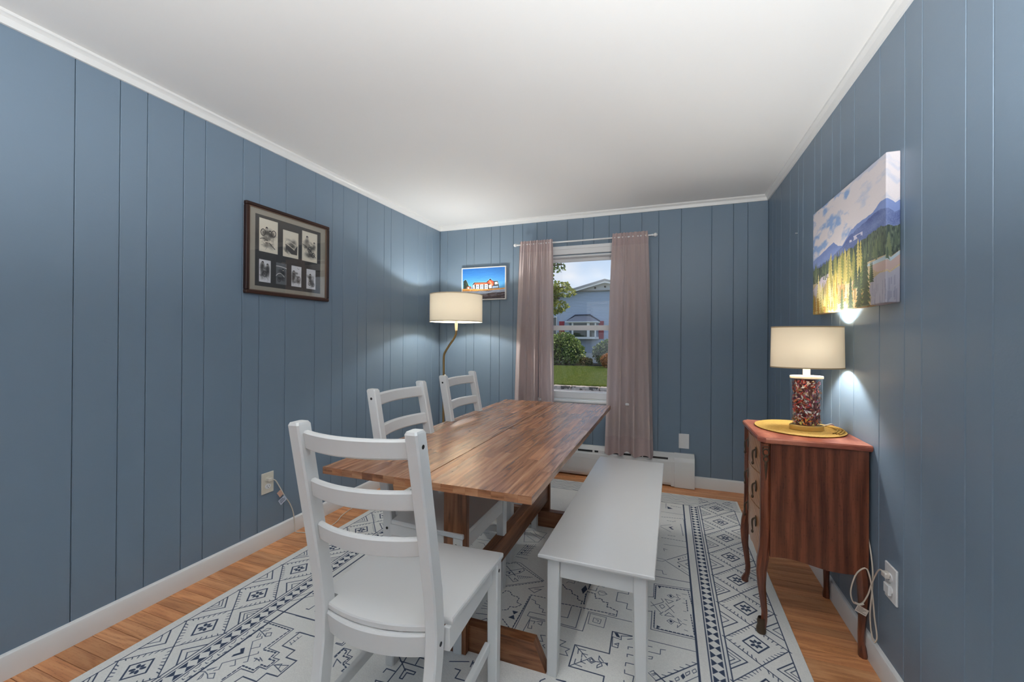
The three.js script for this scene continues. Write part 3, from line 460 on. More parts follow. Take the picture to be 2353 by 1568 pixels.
// ---------------------------------------------------------------- rug
// the print, in millimetres on the floor: line, dashed line or filled shape
const rugMarks = [
  {k:'l',w:7,p:[-1598,-1254,-1380,-1260,-1381,-1274]},
  {k:'l',w:7,p:[-1369,-1257,-1386,-1260]},
  {k:'l',w:7,p:[-1299,-1192,-1394,-1189,-1396,-1115,-1331,-1115,-1333,-1079,-1282,-1080,-1285,-1009,-1335,-1006,-1335,-971,-1399,-969,-1404,-942]},
  {k:'l',w:7,p:[-129,-1610,-207,-1609,-203,-1492,-335,-1491,-334,-1387,-206,-1386,-206,-1360]},
  {k:'l',w:7,p:[-34,-1427,108,-1554]},
  {k:'l',w:7,p:[-38,-1461,-2,-1433]},
  {k:'l',w:5,p:[-1596,-1192,-1433,-1194,-1435,-1089,-1376,-1088,-1377,-1062,-1347,-1065,-1352,-1018,-1383,-1017,-1380,-992,-1438,-990,-1449,-926]},
  {k:'l',w:5,p:[-1490,-1300,-1475,-1301,-1472,-1330,-1439,-1331]},
  {k:'l',w:5,p:[-1441,-1302,-1428,-1304,-1429,-1322]},
  {k:'l',w:5,p:[1,-2227,110,-2329]},
  {k:'l',w:5,p:[-3,-2213,110,-2113]},
  {k:'l',w:5,p:[55,-2222,109,-2268]},
  {k:'l',w:5,p:[55,-2219,110,-2174]},
  {k:'l',w:5,p:[95,-2221,113,-2236]},
  {k:'l',w:5,p:[95,-2218,112,-2200]},
  {k:'l',w:5,p:[-1213,-1191,-1180,-1192,-1178,-1219]},
  {k:'l',w:5,p:[-1214,-1195,-1187,-1197,-1190,-1221]},
  {k:'l',w:5,p:[-1168,-1142,-1167,-1184,-1133,-1185,-1130,-1163,-1104,-1163,-1106,-1132,-1082,-1130,-1083,-1104,-1056,-1106,-1053,-1082]},
  {k:'l',w:5,p:[-1135,-1105,-1139,-1112,-1149,-1135,-1121,-1126]},
  {k:'l',w:5,p:[-1489,-1302,-1475,-1301,-1472,-1330,-1440,-1331]},
  {k:'l',w:5,p:[-1440,-1304,-1427,-1304,-1426,-1320]},
  {k:'l',w:5,p:[-879,-1176,-943,-1222,-934,-1231]},
  {k:'l',w:4,p:[-1448,-1020,-1524,-1093,-1507,-1116,-1517,-1124]},
  {k:'l',w:4,p:[-1496,-1065,-1474,-1084,-1485,-1094]},
  {k:'l',w:4,p:[-1469,-1038,-1448,-1059,-1455,-1066]},
  {k:'l',w:4,p:[-1469,-1038,-1527,-984,-1509,-962,-1520,-953]},
  {k:'l',w:4,p:[-1495,-1009,-1474,-994,-1486,-984]},
  {k:'l',w:4,p:[-1448,-1020,-1458,-1011]},
  {k:'l',w:4,p:[-1559,-1145,-1523,-1136,-1502,-1127,-1487,-1137,-1499,-1151,-1516,-1141,-1502,-1127]},
  {k:'l',w:4,p:[-1540,-1143,-1538,-1160,-1523,-1167,-1524,-1153,-1540,-1143]},
  {k:'l',w:4,p:[-1544,-1135,-1530,-1112,-1524,-1120,-1534,-1133]},
  {k:'l',w:4,p:[-1565,-932,-1547,-940,-1524,-935,-1506,-924,-1488,-932,-1506,-948,-1521,-938]},
  {k:'l',w:4,p:[-1544,-936,-1537,-918,-1534,-909,-1529,-918,-1538,-930]},
  {k:'l',w:4,p:[-1548,-948,-1529,-965,-1534,-953,-1543,-945]},
  {k:'l',w:4,p:[-1588,-1148,-1585,-1157,-1593,-1172]},
  {k:'l',w:4,p:[-1584,-1136,-1573,-1134,-1573,-1140]},
  {k:'l',w:4,p:[-1568,-1155,-1557,-1152,-1555,-1159,-1567,-1160,-1568,-1155]},
  {k:'l',w:4,p:[-1569,-1146,-1568,-1155]},
  {k:'l',w:4,p:[-1589,-1101,-1586,-1110,-1593,-1124]},
  {k:'l',w:4,p:[-1585,-1090,-1574,-1088,-1574,-1094]},
  {k:'l',w:4,p:[-1569,-1108,-1558,-1106,-1557,-1112,-1569,-1113,-1569,-1108]},
  {k:'l',w:4,p:[-1570,-1100,-1569,-1108]},
  {k:'l',w:4,p:[-1589,-1057,-1586,-1066,-1594,-1079]},
  {k:'l',w:4,p:[-1586,-1047,-1575,-1045,-1575,-1050]},
  {k:'l',w:4,p:[-1570,-1064,-1559,-1062,-1558,-1068,-1570,-1069,-1570,-1064]},
  {k:'l',w:4,p:[-1571,-1056,-1570,-1064]},
  {k:'l',w:4,p:[-1590,-1015,-1587,-1024,-1594,-1036]},
  {k:'l',w:4,p:[-1586,-1006,-1576,-1004,-1576,-1009]},
  {k:'l',w:4,p:[-1572,-1022,-1561,-1020,-1560,-1026,-1571,-1026,-1572,-1022]},
  {k:'l',w:4,p:[-1572,-1014,-1572,-1022]},
  {k:'l',w:4,p:[-1590,-976,-1587,-984,-1595,-995]},
  {k:'l',w:4,p:[-1587,-966,-1577,-965,-1577,-970]},
  {k:'l',w:4,p:[-1573,-982,-1562,-980,-1561,-986,-1572,-986,-1573,-982]},
  {k:'l',w:4,p:[-1573,-975,-1573,-982]},
  {k:'l',w:4,p:[-1591,-938,-1588,-946,-1595,-957]},
  {k:'l',w:4,p:[-1588,-929,-1577,-928,-1578,-933]},
  {k:'l',w:4,p:[-1573,-944,-1563,-943,-1562,-948,-1573,-948,-1573,-944]},
  {k:'l',w:4,p:[-1574,-937,-1573,-944]},
  {k:'l',w:4,p:[-1591,-902,-1589,-909,-1595,-920]},
  {k:'l',w:4,p:[-1588,-894,-1578,-893,-1579,-897]},
  {k:'l',w:4,p:[-1574,-908,-1564,-907,-1563,-912,-1574,-912,-1574,-908]},
  {k:'l',w:4,p:[-1575,-902,-1574,-908]},
  {k:'l',w:4,p:[-1440,-1039,-1426,-1037,-1425,-1028]},
  {k:'l',w:4,p:[-1432,-1041,-1409,-1036]},
  {k:'l',w:4,p:[-1424,-1048,-1399,-1039]},
  {k:'l',w:4,p:[-1420,-1038,-1411,-1045]},
  {k:'l',w:4,p:[-1343,-1041,-1292,-1027,-1292,-1056,-1341,-1040,-1320,-1053,-1313,-1035]},
  {k:'l',w:4,p:[-1596,-1317,-1516,-1393]},
  {k:'l',w:4,p:[-1598,-1348,-1547,-1422]},
  {k:'l',w:4,p:[-800,-1884,-790,-1888,-716,-1826]},
  {k:'l',w:4,p:[-777,-1831,-754,-1858,-700,-1896,-689,-1884,-702,-1853,-757,-1812,-777,-1831]},
  {k:'l',w:4,p:[-748,-1811,-707,-1776,-688,-1793,-711,-1806,-709,-1793]},
  {k:'l',w:4,p:[-754,-1858,-717,-1829]},
  {k:'l',w:4,p:[-621,-1752,-555,-1792]},
  {k:'l',w:4,p:[-619,-1753,-585,-1733,-561,-1767,-592,-1759]},
  {k:'l',w:4,p:[-457,-1498,-477,-1495,-458,-1466,-503,-1463,-490,-1445]},
  {k:'l',w:4,p:[-446,-1454,-453,-1447,-440,-1437]},
  {k:'l',w:4,p:[-778,-1521,-722,-1530]},
  {k:'l',w:4,p:[-770,-1466,-749,-1483,-738,-1470,-753,-1449,-770,-1466]},
  {k:'l',w:4,p:[-736,-1491,-721,-1509,-710,-1497,-737,-1470]},
  {k:'l',w:4,p:[-352,-1897,-351,-1845,-314,-1841,-313,-1864]},
  {k:'l',w:4,p:[-352,-1828,-352,-1733]},
  {k:'l',w:4,p:[-167,-1899,-167,-1867,-216,-1867,-216,-1801,-165,-1801,-167,-1764,-144,-1764]},
  {k:'l',w:4,p:[-321,-1691,-137,-1689]},
  {k:'l',w:4,p:[-398,-1700,-398,-1624,-426,-1623]},
  {k:'l',w:4,p:[-354,-1700,-352,-1580,-416,-1580]},
  {k:'l',w:4,p:[-320,-1688,-322,-1571,-414,-1572]},
  {k:'l',w:4,p:[-202,-1739,-202,-1702,-236,-1702]},
  {k:'l',w:4,p:[-398,-1496,-373,-1495,-392,-1468,-350,-1464,-362,-1449,-349,-1430,-383,-1429]},
  {k:'l',w:4,p:[-359,-1318,-323,-1319]},
  {k:'l',w:4,p:[-60,-2055,109,-2056]},
  {k:'l',w:4,p:[-67,-1610,106,-1610]},
  {k:'l',w:4,p:[-64,-1551,-22,-1552,-21,-1577,-3,-1580]},
  {k:'l',w:4,p:[-66,-1578,-51,-1579]},
  {k:'l',w:4,p:[-63,-1528,-48,-1530,-50,-1519,-63,-1517]},
  {k:'l',w:4,p:[108,-2004,-57,-1990,-57,-1885,-79,-1880]},
  {k:'l',w:4,p:[111,-1993,-47,-1980,-48,-1876]},
  {k:'l',w:4,p:[-60,-1787,-60,-1673,108,-1675]},
  {k:'l',w:4,p:[-48,-1795,-49,-1685,107,-1683]},
  {k:'l',w:4,p:[-75,-1781,-60,-1784]},
  {k:'l',w:3,p:[-1372,-1127,-1371,-1177]},
  {k:'l',w:3,p:[-1387,-1139,-1366,-1131]},
  {k:'l',w:3,p:[-1381,-1150,-1368,-1146]},
  {k:'l',w:3,p:[-1381,-1166,-1370,-1163]},
  {k:'l',w:3,p:[-830,-2273,-789,-2298,-692,-2289,-709,-2169,-788,-2146,-830,-2273]},
  {k:'l',w:3,p:[-794,-2264,-699,-2202]},
  {k:'l',w:3,p:[-799,-2219,-730,-2171]},
  {k:'l',w:3,p:[-781,-2290,-745,-2248,-686,-2227]},
  {k:'l',w:3,p:[-769,-2109,-707,-2119]},
  {k:'l',w:3,p:[-771,-2083,-710,-2094]},
  {k:'l',w:3,p:[-773,-2059,-712,-2069]},
  {k:'l',w:3,p:[-774,-2034,-714,-2045]},
  {k:'l',w:3,p:[-776,-2011,-716,-2021]},
  {k:'l',w:3,p:[-772,-1556,-741,-1562]},
  {k:'l',w:3,p:[-772,-1573,-747,-1575]},
  {k:'l',w:3,p:[-772,-1591,-754,-1589]},
  {k:'l',w:3,p:[-771,-1609,-761,-1603]},
  {k:'l',w:3,p:[-316,-1683,-242,-1681,-244,-1617,-309,-1620,-311,-1680]},
  {k:'l',w:3,p:[-293,-1661,-260,-1661,-262,-1635,-292,-1637,-293,-1661]},
  {k:'l',w:3,p:[-282,-1654,-271,-1653,-272,-1642]},
  {k:'l',w:3,p:[-304,-1834,-297,-1850,-277,-1849,-261,-1835,-279,-1821,-295,-1818,-304,-1834]},
  {k:'l',w:3,p:[-296,-1842,-265,-1837]},
  {k:'l',w:3,p:[-461,-1853,-454,-1867,-424,-1863,-425,-1883]},
  {k:'l',w:3,p:[-410,-1879,-403,-1897,-382,-1895]},
  {k:'l',w:3,p:[-314,-1872,-303,-1888,-282,-1881,-277,-1897,-249,-1892]},
  {k:'l',w:3,p:[-55,-2229,-35,-2230,-3,-2222,-22,-2204,-53,-2205]},
  {k:'l',w:3,p:[3,-1920,18,-1933,33,-1920,19,-1904,3,-1920]},
  {k:'l',w:3,p:[33,-1920,61,-1914,43,-1892,47,-1906]},
  {k:'l',w:3,p:[52,-1918,43,-1942,60,-1935]},
  {k:'l',w:3,p:[2,-1746,17,-1763,32,-1752,18,-1730,2,-1746]},
  {k:'l',w:3,p:[32,-1752,60,-1745,43,-1719,44,-1735]},
  {k:'l',w:3,p:[53,-1749,44,-1774,59,-1760]},
  {k:'l',w:3,p:[68,-1954,90,-1953]},
  {k:'l',w:3,p:[73,-1918,79,-1918]},
  {k:'l',w:3,p:[69,-1888,84,-1886]},
  {k:'l',w:3,p:[70,-1832,82,-1832]},
  {k:'l',w:3,p:[70,-1777,82,-1777]},
  {k:'l',w:3,p:[62,-1752,78,-1747]},
  {k:'l',w:3,p:[69,-1716,82,-1712]},
  {k:'l',w:3,p:[-1125,-2163,-1095,-2166,-1086,-2123,-1058,-2125,-1064,-2161,-1024,-2168]},
  {k:'l',w:3,p:[-1112,-2084,-952,-2086]},
  {k:'l',w:3,p:[-1076,-2025,-1054,-2012]},
  {k:'l',w:3,p:[-1037,-2053,-1002,-2051,-978,-2025]},
  {k:'l',w:3,p:[-1012,-2112,-990,-2112,-967,-2106]},
  {k:'l',w:2.5,p:[-780,-2110,-759,-2122]},
  {k:'l',w:2.5,p:[-779,-2004,-765,-2125]},
  {k:'l',w:2.5,p:[-767,-2008,-752,-2129]},
  {k:'l',w:2.5,p:[-755,-2013,-739,-2133]},
  {k:'l',w:2.5,p:[-743,-2017,-727,-2138]},
  {k:'l',w:2.5,p:[-731,-2021,-714,-2142]},
  {k:'l',w:2.5,p:[-710,-1828,-631,-1842]},
  {k:'l',w:2.5,p:[-708,-1829,-689,-1807]},
  {k:'l',w:2.5,p:[-698,-1830,-681,-1811]},
  {k:'l',w:2.5,p:[-688,-1832,-673,-1816]},
  {k:'l',w:2.5,p:[-678,-1833,-664,-1820]},
  {k:'l',w:2.5,p:[-668,-1834,-656,-1824]},
  {k:'l',w:2.5,p:[-658,-1836,-648,-1828]},
  {k:'l',w:2.5,p:[-648,-1837,-640,-1833]},
  {k:'l',w:2.5,p:[69,-2273,73,-2255]},
  {k:'l',w:2.5,p:[72,-2169,81,-2166]},
  {k:'l',w:2.5,p:[82,-2286,85,-2268]},
  {k:'l',w:2.5,p:[81,-2159,90,-2157]},
  {k:'l',w:2.5,p:[95,-2300,97,-2282]},
  {k:'l',w:2.5,p:[90,-2150,99,-2148]},
  {k:'l',w:2.5,p:[108,-2313,110,-2295]},
  {k:'l',w:2.5,p:[99,-2141,108,-2139]},
  {k:'l',w:3.5,p:[-778,-1987,-709,-1986]},
  {k:'l',w:3.5,p:[-810,-1909,-759,-1939,-729,-1937,-570,-1835,-744,-1729]},
  {k:'l',w:3.5,p:[-591,-1709,-597,-1467,-551,-1458,-546,-1570]},
  {k:'l',w:3.5,p:[-591,-1709,-586,-1476,-619,-1474]},
  {k:'l',w:3.5,p:[-627,-1456,-551,-1458]},
  {k:'l',w:3.5,p:[-582,-1687,-559,-1680,-556,-1664,-533,-1660,-531,-1644,-511,-1640,-510,-1620,-496,-1623]},
  {k:'l',w:3.5,p:[-491,-1608,-562,-1605,-563,-1580,-484,-1579]},
  {k:'l',w:3.5,p:[-551,-1574,-482,-1572]},
  {k:'l',w:3.5,p:[-545,-1560,-539,-1514,-523,-1515,-527,-1531]},
  {k:'l',w:3.5,p:[-540,-1557,-522,-1558,-523,-1545]},
  {k:'l',w:3.5,p:[-506,-1551,-490,-1546,-491,-1566,-515,-1560]},
  {k:'l',w:3.5,p:[-38,-2838,114,-2835]},
  {k:'l',w:3.5,p:[-17,-2390,112,-2397]},
  {k:'l',w:3.5,p:[-64,-2055,108,-2057]},
  {k:'l',w:3.5,p:[-6,-2992,-6,-2906]},
  {k:'l',w:3.5,p:[-38,-2622,25,-2658]},
  {k:'l',w:3.5,p:[-38,-2609,24,-2556]},
  {k:'l',w:3.5,p:[3,-2334,-17,-2341,-13,-2315]},
  {k:'l',w:3.5,p:[-60,-2114,-21,-2116,-17,-2087,0,-2088]},
  {k:'l',w:3.5,p:[-67,-1848,-21,-1786,-13,-1798]},
  {k:'l',w:3.5,p:[-66,-1819,-22,-1856,-13,-1867,-23,-1887]},
  {k:'l',w:3.5,p:[-7,-1890,8,-1862,30,-1885,-4,-1888]},
  {k:'l',w:3.5,p:[-7,-1801,32,-1858]},
  {k:'l',w:3.5,p:[-4,-1860,32,-1807]},
  {k:'l',w:3.5,p:[-7,-1777,9,-1801,31,-1779,-7,-1776]},
  {k:'l',w:3.5,p:[-30,-1836,-16,-1846,-7,-1834,-19,-1818,-30,-1836]},
  {k:'l',w:3.5,p:[-21,-1786,-27,-1779,-18,-1773]},
  {k:'l',w:3.5,p:[59,-1452,108,-1496]},
  {k:'l',w:3.5,p:[29,-1458,41,-1471,44,-1460,33,-1449,29,-1458]},
  {k:'l',w:3.5,p:[65,-1495,78,-1509,80,-1497,67,-1483,65,-1495]},
  {k:'l',w:3.5,p:[88,-1514,99,-1526,103,-1515,92,-1503,88,-1514]},
  {k:'l',w:3.5,p:[-60,-1453,-33,-1429]},
  {k:'l',w:3.5,p:[-55,-1458,-43,-1468,-38,-1457,-50,-1450]},
  {k:'l',w:3.5,p:[-45,-1446,-31,-1457,-16,-1440]},
  {k:'l',w:4.5,p:[-330,-1488,-281,-1444]},
  {k:'l',w:4.5,p:[-318,-1477,-315,-1453]},
  {k:'l',w:4.5,p:[-318,-1477,-289,-1478]},
  {k:'l',w:4.5,p:[-300,-1458,-298,-1440]},
  {k:'l',w:4.5,p:[-301,-1460,-280,-1460]},
  {k:'l',w:4.5,p:[-330,-1391,-277,-1438]},
  {k:'l',w:4.5,p:[-318,-1404,-318,-1426]},
  {k:'l',w:4.5,p:[-316,-1403,-289,-1400]},
  {k:'l',w:4.5,p:[-297,-1419,-297,-1436]},
  {k:'l',w:4.5,p:[-296,-1421,-280,-1417]},
  {k:'l',w:4.5,p:[-277,-1438,-264,-1453,-247,-1439,-259,-1426,-277,-1438]},
  {k:'l',w:4.5,p:[-269,-1439,-262,-1447,-253,-1438,-260,-1432,-269,-1439]},
  {k:'l',w:4.5,p:[-248,-1439,-204,-1445]},
  {k:'l',w:4.5,p:[-225,-1441,-236,-1451,-237,-1468,-219,-1448]},
  {k:'l',w:4.5,p:[-225,-1440,-220,-1428,-237,-1412,-237,-1425,-227,-1437]},
  {k:'l',w:4.5,p:[-202,-1581,-199,-1531,-176,-1530,-176,-1555,-190,-1546,-177,-1543]},
  {k:'l',w:4.5,p:[-202,-1581,-169,-1576,-170,-1596,-129,-1608]},
  {k:'l',w:4.5,p:[-145,-1587,-128,-1596]},
  {k:'l',w:4.5,p:[-122,-1551,-139,-1549,-139,-1538]},
  {k:'l',w:4.5,p:[-118,-1513,-139,-1512,-139,-1500]},
  {k:'l',w:4.5,p:[-112,-1472,-140,-1471,-140,-1456]},
  {k:'l',w:4.5,p:[-141,-1438,-139,-1422,-107,-1422,-109,-1394]},
  {k:'l',w:4.5,p:[-139,-1392,-137,-1384]},
  {k:'l',w:4.5,p:[5,-1460,-14,-1460]},
  {k:'l',w:4.5,p:[25,-1478,6,-1478]},
  {k:'l',w:4.5,p:[45,-1496,27,-1497]},
  {k:'l',w:4.5,p:[65,-1514,47,-1516]},
  {k:'l',w:4.5,p:[86,-1533,68,-1535]},
  {k:'l',w:4.5,p:[107,-1552,90,-1554]},
  {k:'l',w:6,p:[-1495,-1255,-1375,-1259,-1382,-1275]},
  {k:'l',w:6,p:[-1406,-1182,-1394,-1189,-1301,-1192]},
  {k:'l',w:6,p:[-924,-1205,-812,-1207,-810,-1227]},
  {k:'l',w:6,p:[-861,-1210,-866,-1241,-846,-1242]},
  {k:'l',w:6,p:[-908,-1115,-909,-1205,-914,-1235]},
  {k:'l',w:6,p:[-949,-1145,-949,-1161,-913,-1161]},
  {k:'l',w:6,p:[-880,-1144,-885,-1183,-842,-1183,-842,-1172,-870,-1171,-868,-1144,-880,-1144]},
  {k:'l',w:6,p:[-947,-1102,-951,-1110,-916,-1112]},
  {k:'l',w:6,p:[-752,-1263,-692,-1284,-685,-1285]},
  {k:'l',w:6,p:[-717,-1242,-696,-1242,-697,-1209,-646,-1209,-642,-1240,-660,-1241]},
  {k:'l',w:6,p:[-669,-1267,-673,-1294]},
  {k:'l',w:6,p:[-669,-1286,-659,-1293,-645,-1287,-649,-1275,-661,-1277,-669,-1286]},
  {k:'l',w:6,p:[-657,-1286,-649,-1284]},
  {k:'l',w:6,p:[-413,-1287,-413,-1296,-400,-1309]},
  {k:'l',w:6,p:[-362,-1319,-329,-1322]},
  {k:'d',w:6,p:[-1587,-1184,-1442,-1184,-1448,-1081]},
  {k:'d',w:6,p:[-1443,-1078,-1390,-1083,-1385,-1054]},
  {k:'d',w:6,p:[-1384,-1053,-1356,-1056,-1358,-1026,-1388,-1026,-1391,-1001,-1447,-1001,-1454,-934]},
  {k:'d',w:6,p:[-1163,-1140,-1164,-1180,-1143,-1176,-1138,-1154,-1111,-1155,-1115,-1128,-1089,-1118,-1091,-1102,-1066,-1095,-1061,-1076]},
  {k:'d',w:4,p:[-805,-1902,-752,-1933,-570,-1828,-738,-1725]},
  {k:'d',w:4,p:[-595,-1713,-525,-1716]},
  {k:'d',w:4,p:[-596,-1701,-598,-1487]},
  {k:'d',w:4,p:[-656,-1527,-633,-1509,-611,-1492,-614,-1471]},
  {k:'d',w:4,p:[-723,-1681,-716,-1703,-695,-1704,-673,-1680,-652,-1681,-637,-1674,-638,-1644,-611,-1636,-633,-1611,-656,-1609,-658,-1585,-678,-1578]},
  {k:'d',w:4,p:[-34,-2755,121,-2773]},
  {k:'d',w:4,p:[-29,-2467,111,-2464]},
  {k:'d',w:4,p:[105,-2758,108,-2470]},
  {k:'d',w:4,p:[84,-2687,93,-2533]},
  {k:'d',w:4,p:[2,-2712,36,-2706,55,-2722]},
  {k:'d',w:4,p:[6,-2510,24,-2509,51,-2511]},
  {k:'d',w:4,p:[27,-2960,92,-2951]},
  {k:'d',w:5,p:[-444,-1703,-401,-1706,-321,-1707,-203,-1711]},
  {k:'d',w:5,p:[-350,-1823,-315,-1819,-307,-1790,-281,-1794,-272,-1776,-250,-1777,-249,-1749,-236,-1749,-204,-1736]},
  {k:'d',w:5,p:[-474,-1836,-450,-1810,-426,-1810,-414,-1784,-388,-1777,-382,-1753,-362,-1750,-361,-1730]},
  {k:'d',w:5,p:[-356,-1805,-348,-1730]},
  {k:'d',w:5,p:[-347,-1881,-350,-1843]},
  {k:'d',w:4.5,p:[-37,-1978,107,-1989]},
  {k:'d',w:4.5,p:[-51,-1875,-49,-1977]},
  {k:'d',w:4.5,p:[-49,-1781,-49,-1691]},
  {k:'d',w:4.5,p:[-37,-1687,105,-1688]},
  {k:'d',w:4.5,p:[97,-1980,112,-1852]},
  {k:'d',w:4.5,p:[99,-1819,106,-1700]},
  {k:'d',w:4.5,p:[85,-1912,88,-1834]},
  {k:'f',w:0,p:[-1532,-1052,-1523,-1062,-1500,-1041,-1525,-1014,-1529,-1025,-1515,-1040]},
  {k:'f',w:0,p:[-1553,-1389,-1540,-1407,-1533,-1393,-1545,-1383]},
  {k:'f',w:0,p:[-760,-2112,-750,-2111,-750,-2096]},
  {k:'f',w:0,p:[-757,-2061,-746,-2060,-747,-2049]},
  {k:'f',w:0,p:[-767,-2035,-755,-2037,-759,-2022]},
  {k:'f',w:0,p:[-761,-1836,-749,-1846,-749,-1829]},
  {k:'f',w:0,p:[-715,-1864,-704,-1875,-705,-1856]},
  {k:'f',w:0,p:[-635,-1588,-608,-1589,-621,-1568]},
  {k:'f',w:0,p:[-620,-1565,-607,-1541,-637,-1544]},
  {k:'f',w:0,p:[-369,-1867,-355,-1839,-368,-1800,-382,-1830]},
  {k:'f',w:0,p:[-212,-1442,-202,-1449,-201,-1433]},
  {k:'f',w:0,p:[-199,-1606,-185,-1606,-173,-1585,-188,-1587]},
  {k:'f',w:0,p:[10,-2618,39,-2637,24,-2614,42,-2596,31,-2592]},
  {k:'f',w:0,p:[55,-2258,67,-2263,62,-2242]},
  {k:'f',w:0,p:[56,-2192,68,-2191,62,-2174]},
  {k:'f',w:0,p:[2,-2940,39,-2911,6,-2899]},
  {k:'f',w:0,p:[-41,-1980,-24,-1980,-32,-1960]},
  {k:'f',w:0,p:[-37,-1706,-23,-1699,-39,-1686]},
  {k:'f',w:0,p:[11,-1922,19,-1928,25,-1918,18,-1910]},
  {k:'f',w:0,p:[11,-1749,17,-1757,25,-1750,18,-1739]},
  {k:'f',w:0,p:[48,-1477,57,-1491,64,-1478,56,-1464]},
  {k:'f',w:0,p:[9,-1444,26,-1446,15,-1437]},
];
const RUG = { x0: -1.94, x1: 0.488, z0: -3.2, z1: -0.15, t: 0.008 };
{
  const RW = RUG.x1 - RUG.x0, RL = RUG.z1 - RUG.z0, cx = (RUG.x0 + RUG.x1) / 2, TW = 1640, TL = 2048, r = rng(19);
  const tex = canvasTexture(TW, TL, (c) => {
    c.fillStyle = '#e6e5e1'; c.fillRect(0, 0, TW, TL);
    const id = c.getImageData(0, 0, TW, TL), d = id.data, n = lattice(41);
    for (let j = 0; j < TL; j++) for (let i = 0; i < TW; i++) { const f = (n(i * 0.5, j * 1.1, 1024, 2048) - 0.5) * 16 + (fbm(n, i / 160, j / 160, 64, 64, 3) - 0.5) * 14; const o = (j * TW + i) * 4; d[o] += f; d[o + 1] += f; d[o + 2] += f * 0.9; }
    c.putImageData(id, 0, 0);
    const px = TW / RW, pz = TL / RL;
    c.setTransform(px / 1000, 0, 0, pz / 1000, -RUG.x0 * px, -RUG.z0 * pz);   // drawing in millimetres from here on
    c.lineCap = 'round'; c.lineJoin = 'miter';
    const ink = '#3a475f', X = (mm, s) => s > 0 ? RUG.x1 * 1000 - mm : RUG.x0 * 1000 + mm, za = RUG.z0 * 1000 + 190, zb = RUG.z1 * 1000 - 190;
    const line = (w, ...p) => { c.lineWidth = w; c.strokeStyle = ink; c.beginPath(); c.moveTo(p[0], p[1]); for (let i = 2; i < p.length; i += 2) c.lineTo(p[i] + (r() - 0.5) * 1.5, p[i + 1] + (r() - 0.5) * 1.5); c.stroke(); };
    const fill = (...p) => { c.fillStyle = ink; c.beginPath(); c.moveTo(p[0], p[1]); for (let i = 2; i < p.length; i += 2) c.lineTo(p[i], p[i + 1]); c.fill(); };
    for (const s of [1, -1]) {
      line(4, X(45, s), za, X(45, s), zb); line(4.5, X(268, s), za, X(268, s), zb); line(4, X(283, s), za, X(283, s), zb); line(4.5, X(338, s), za, X(338, s), zb); line(8, X(377, s), za, X(377, s), zb);
      const m = (mm) => X(mm, s);
      for (let k = 0; k < 13; k++) {                                        // big diamonds with barbed edges, a small diamond and a flower in each
        const z = -1728 + 215 * (6 - k), h = 107.5; if (z - h < za - 120 || z + h > zb + 60) continue;
        const A = [m(268), z], B = [m(157), z - h], Cc = [m(46), z], D = [m(157), z + h];
        for (const [p, q] of [[A, B], [B, Cc], [Cc, D], [D, A]]) {
          const ex = (q[0] - p[0]) * 0.06, ez = (q[1] - p[1]) * 0.06; line(3.6, p[0], p[1], q[0] + ex, q[1] + ez);
          for (let i = 1; i < 8; i++) { const t = i / 8, x = p[0] + (q[0] - p[0]) * t, y = p[1] + (q[1] - p[1]) * t, dx = m(157) - x, dz = z - y, l = Math.hypot(dx, dz); line(3, x, y, x + dx / l * 14 + (q[0] - p[0]) * 0.03, y + dz / l * 14 + (q[1] - p[1]) * 0.03); }
        }
        line(6, m(203), z, m(157), z - 47, m(113), z, m(157), z + 47, m(203), z);
        for (const [a, b] of [[-12, -9], [12, -9], [-12, 9], [12, 9]]) { c.fillStyle = ink; c.beginPath(); c.ellipse(m(157) + a, z + b, 10, 6, Math.atan2(b, a), 0, 7); c.fill(); }
        fill(m(157), z - 24, m(150), z - 14, m(157), z - 6, m(164), z - 14); fill(m(157), z + 24, m(150), z + 14, m(157), z + 6, m(164), z + 14);
        for (const [e, inn, far] of [[268, 1, 205], [46, -1, 108]]) {       // nested triangles between the diamonds
          const zc = z - h; line(4.5, m(e), zc - 52, m(far), zc, m(e), zc + 52); if (k % 2) line(3, m(e), zc - 34, m(e - inn * 40), zc, m(e), zc + 34), line(3, m(e), zc - 18, m(e - inn * 22), zc, m(e), zc + 18); else line(3, m(e), zc - 24, m(e - inn * 30), zc, m(e), zc + 24);
        }
      }
      for (let z = za + 10; z < zb; z += 38) { fill(m(275 + 16), z, m(275 + 16), z + 34, m(311), z + 17); fill(m(331), z, m(331), z + 34, m(311), z + 17); }
    }
    for (const [z0, s] of [[RUG.z0 * 1000, 1], [RUG.z1 * 1000, -1]]) {      // close zigzag at both ends
      for (let k = 0; k < 8; k++) { const p = []; for (let x = RUG.x0 * 1000 + 20, i = 0; x < RUG.x1 * 1000 - 10; x += 46, i++) p.push(x, z0 + s * (22 + k * 21 + (i % 2 ? 9 : -9) + (r() - 0.5) * 5)); c.globalAlpha = 0.75; line(4.5, ...p); c.globalAlpha = 1; }
      line(5, RUG.x0 * 1000 + 10, z0 + s * 190, RUG.x1 * 1000 - 10, z0 + s * 190);
    }
    const stroke = (k, w, p, f) => {
      const q = p.map((v, i) => f && i % 2 === 0 ? 2 * cx * 1000 - v : v);
      if (k === 'f') return fill(...q);
      if (k === 'd') { c.setLineDash([9, 7]); line(w * 0.85, ...q); c.setLineDash([]); } else line(w * 0.62, ...q);
    };
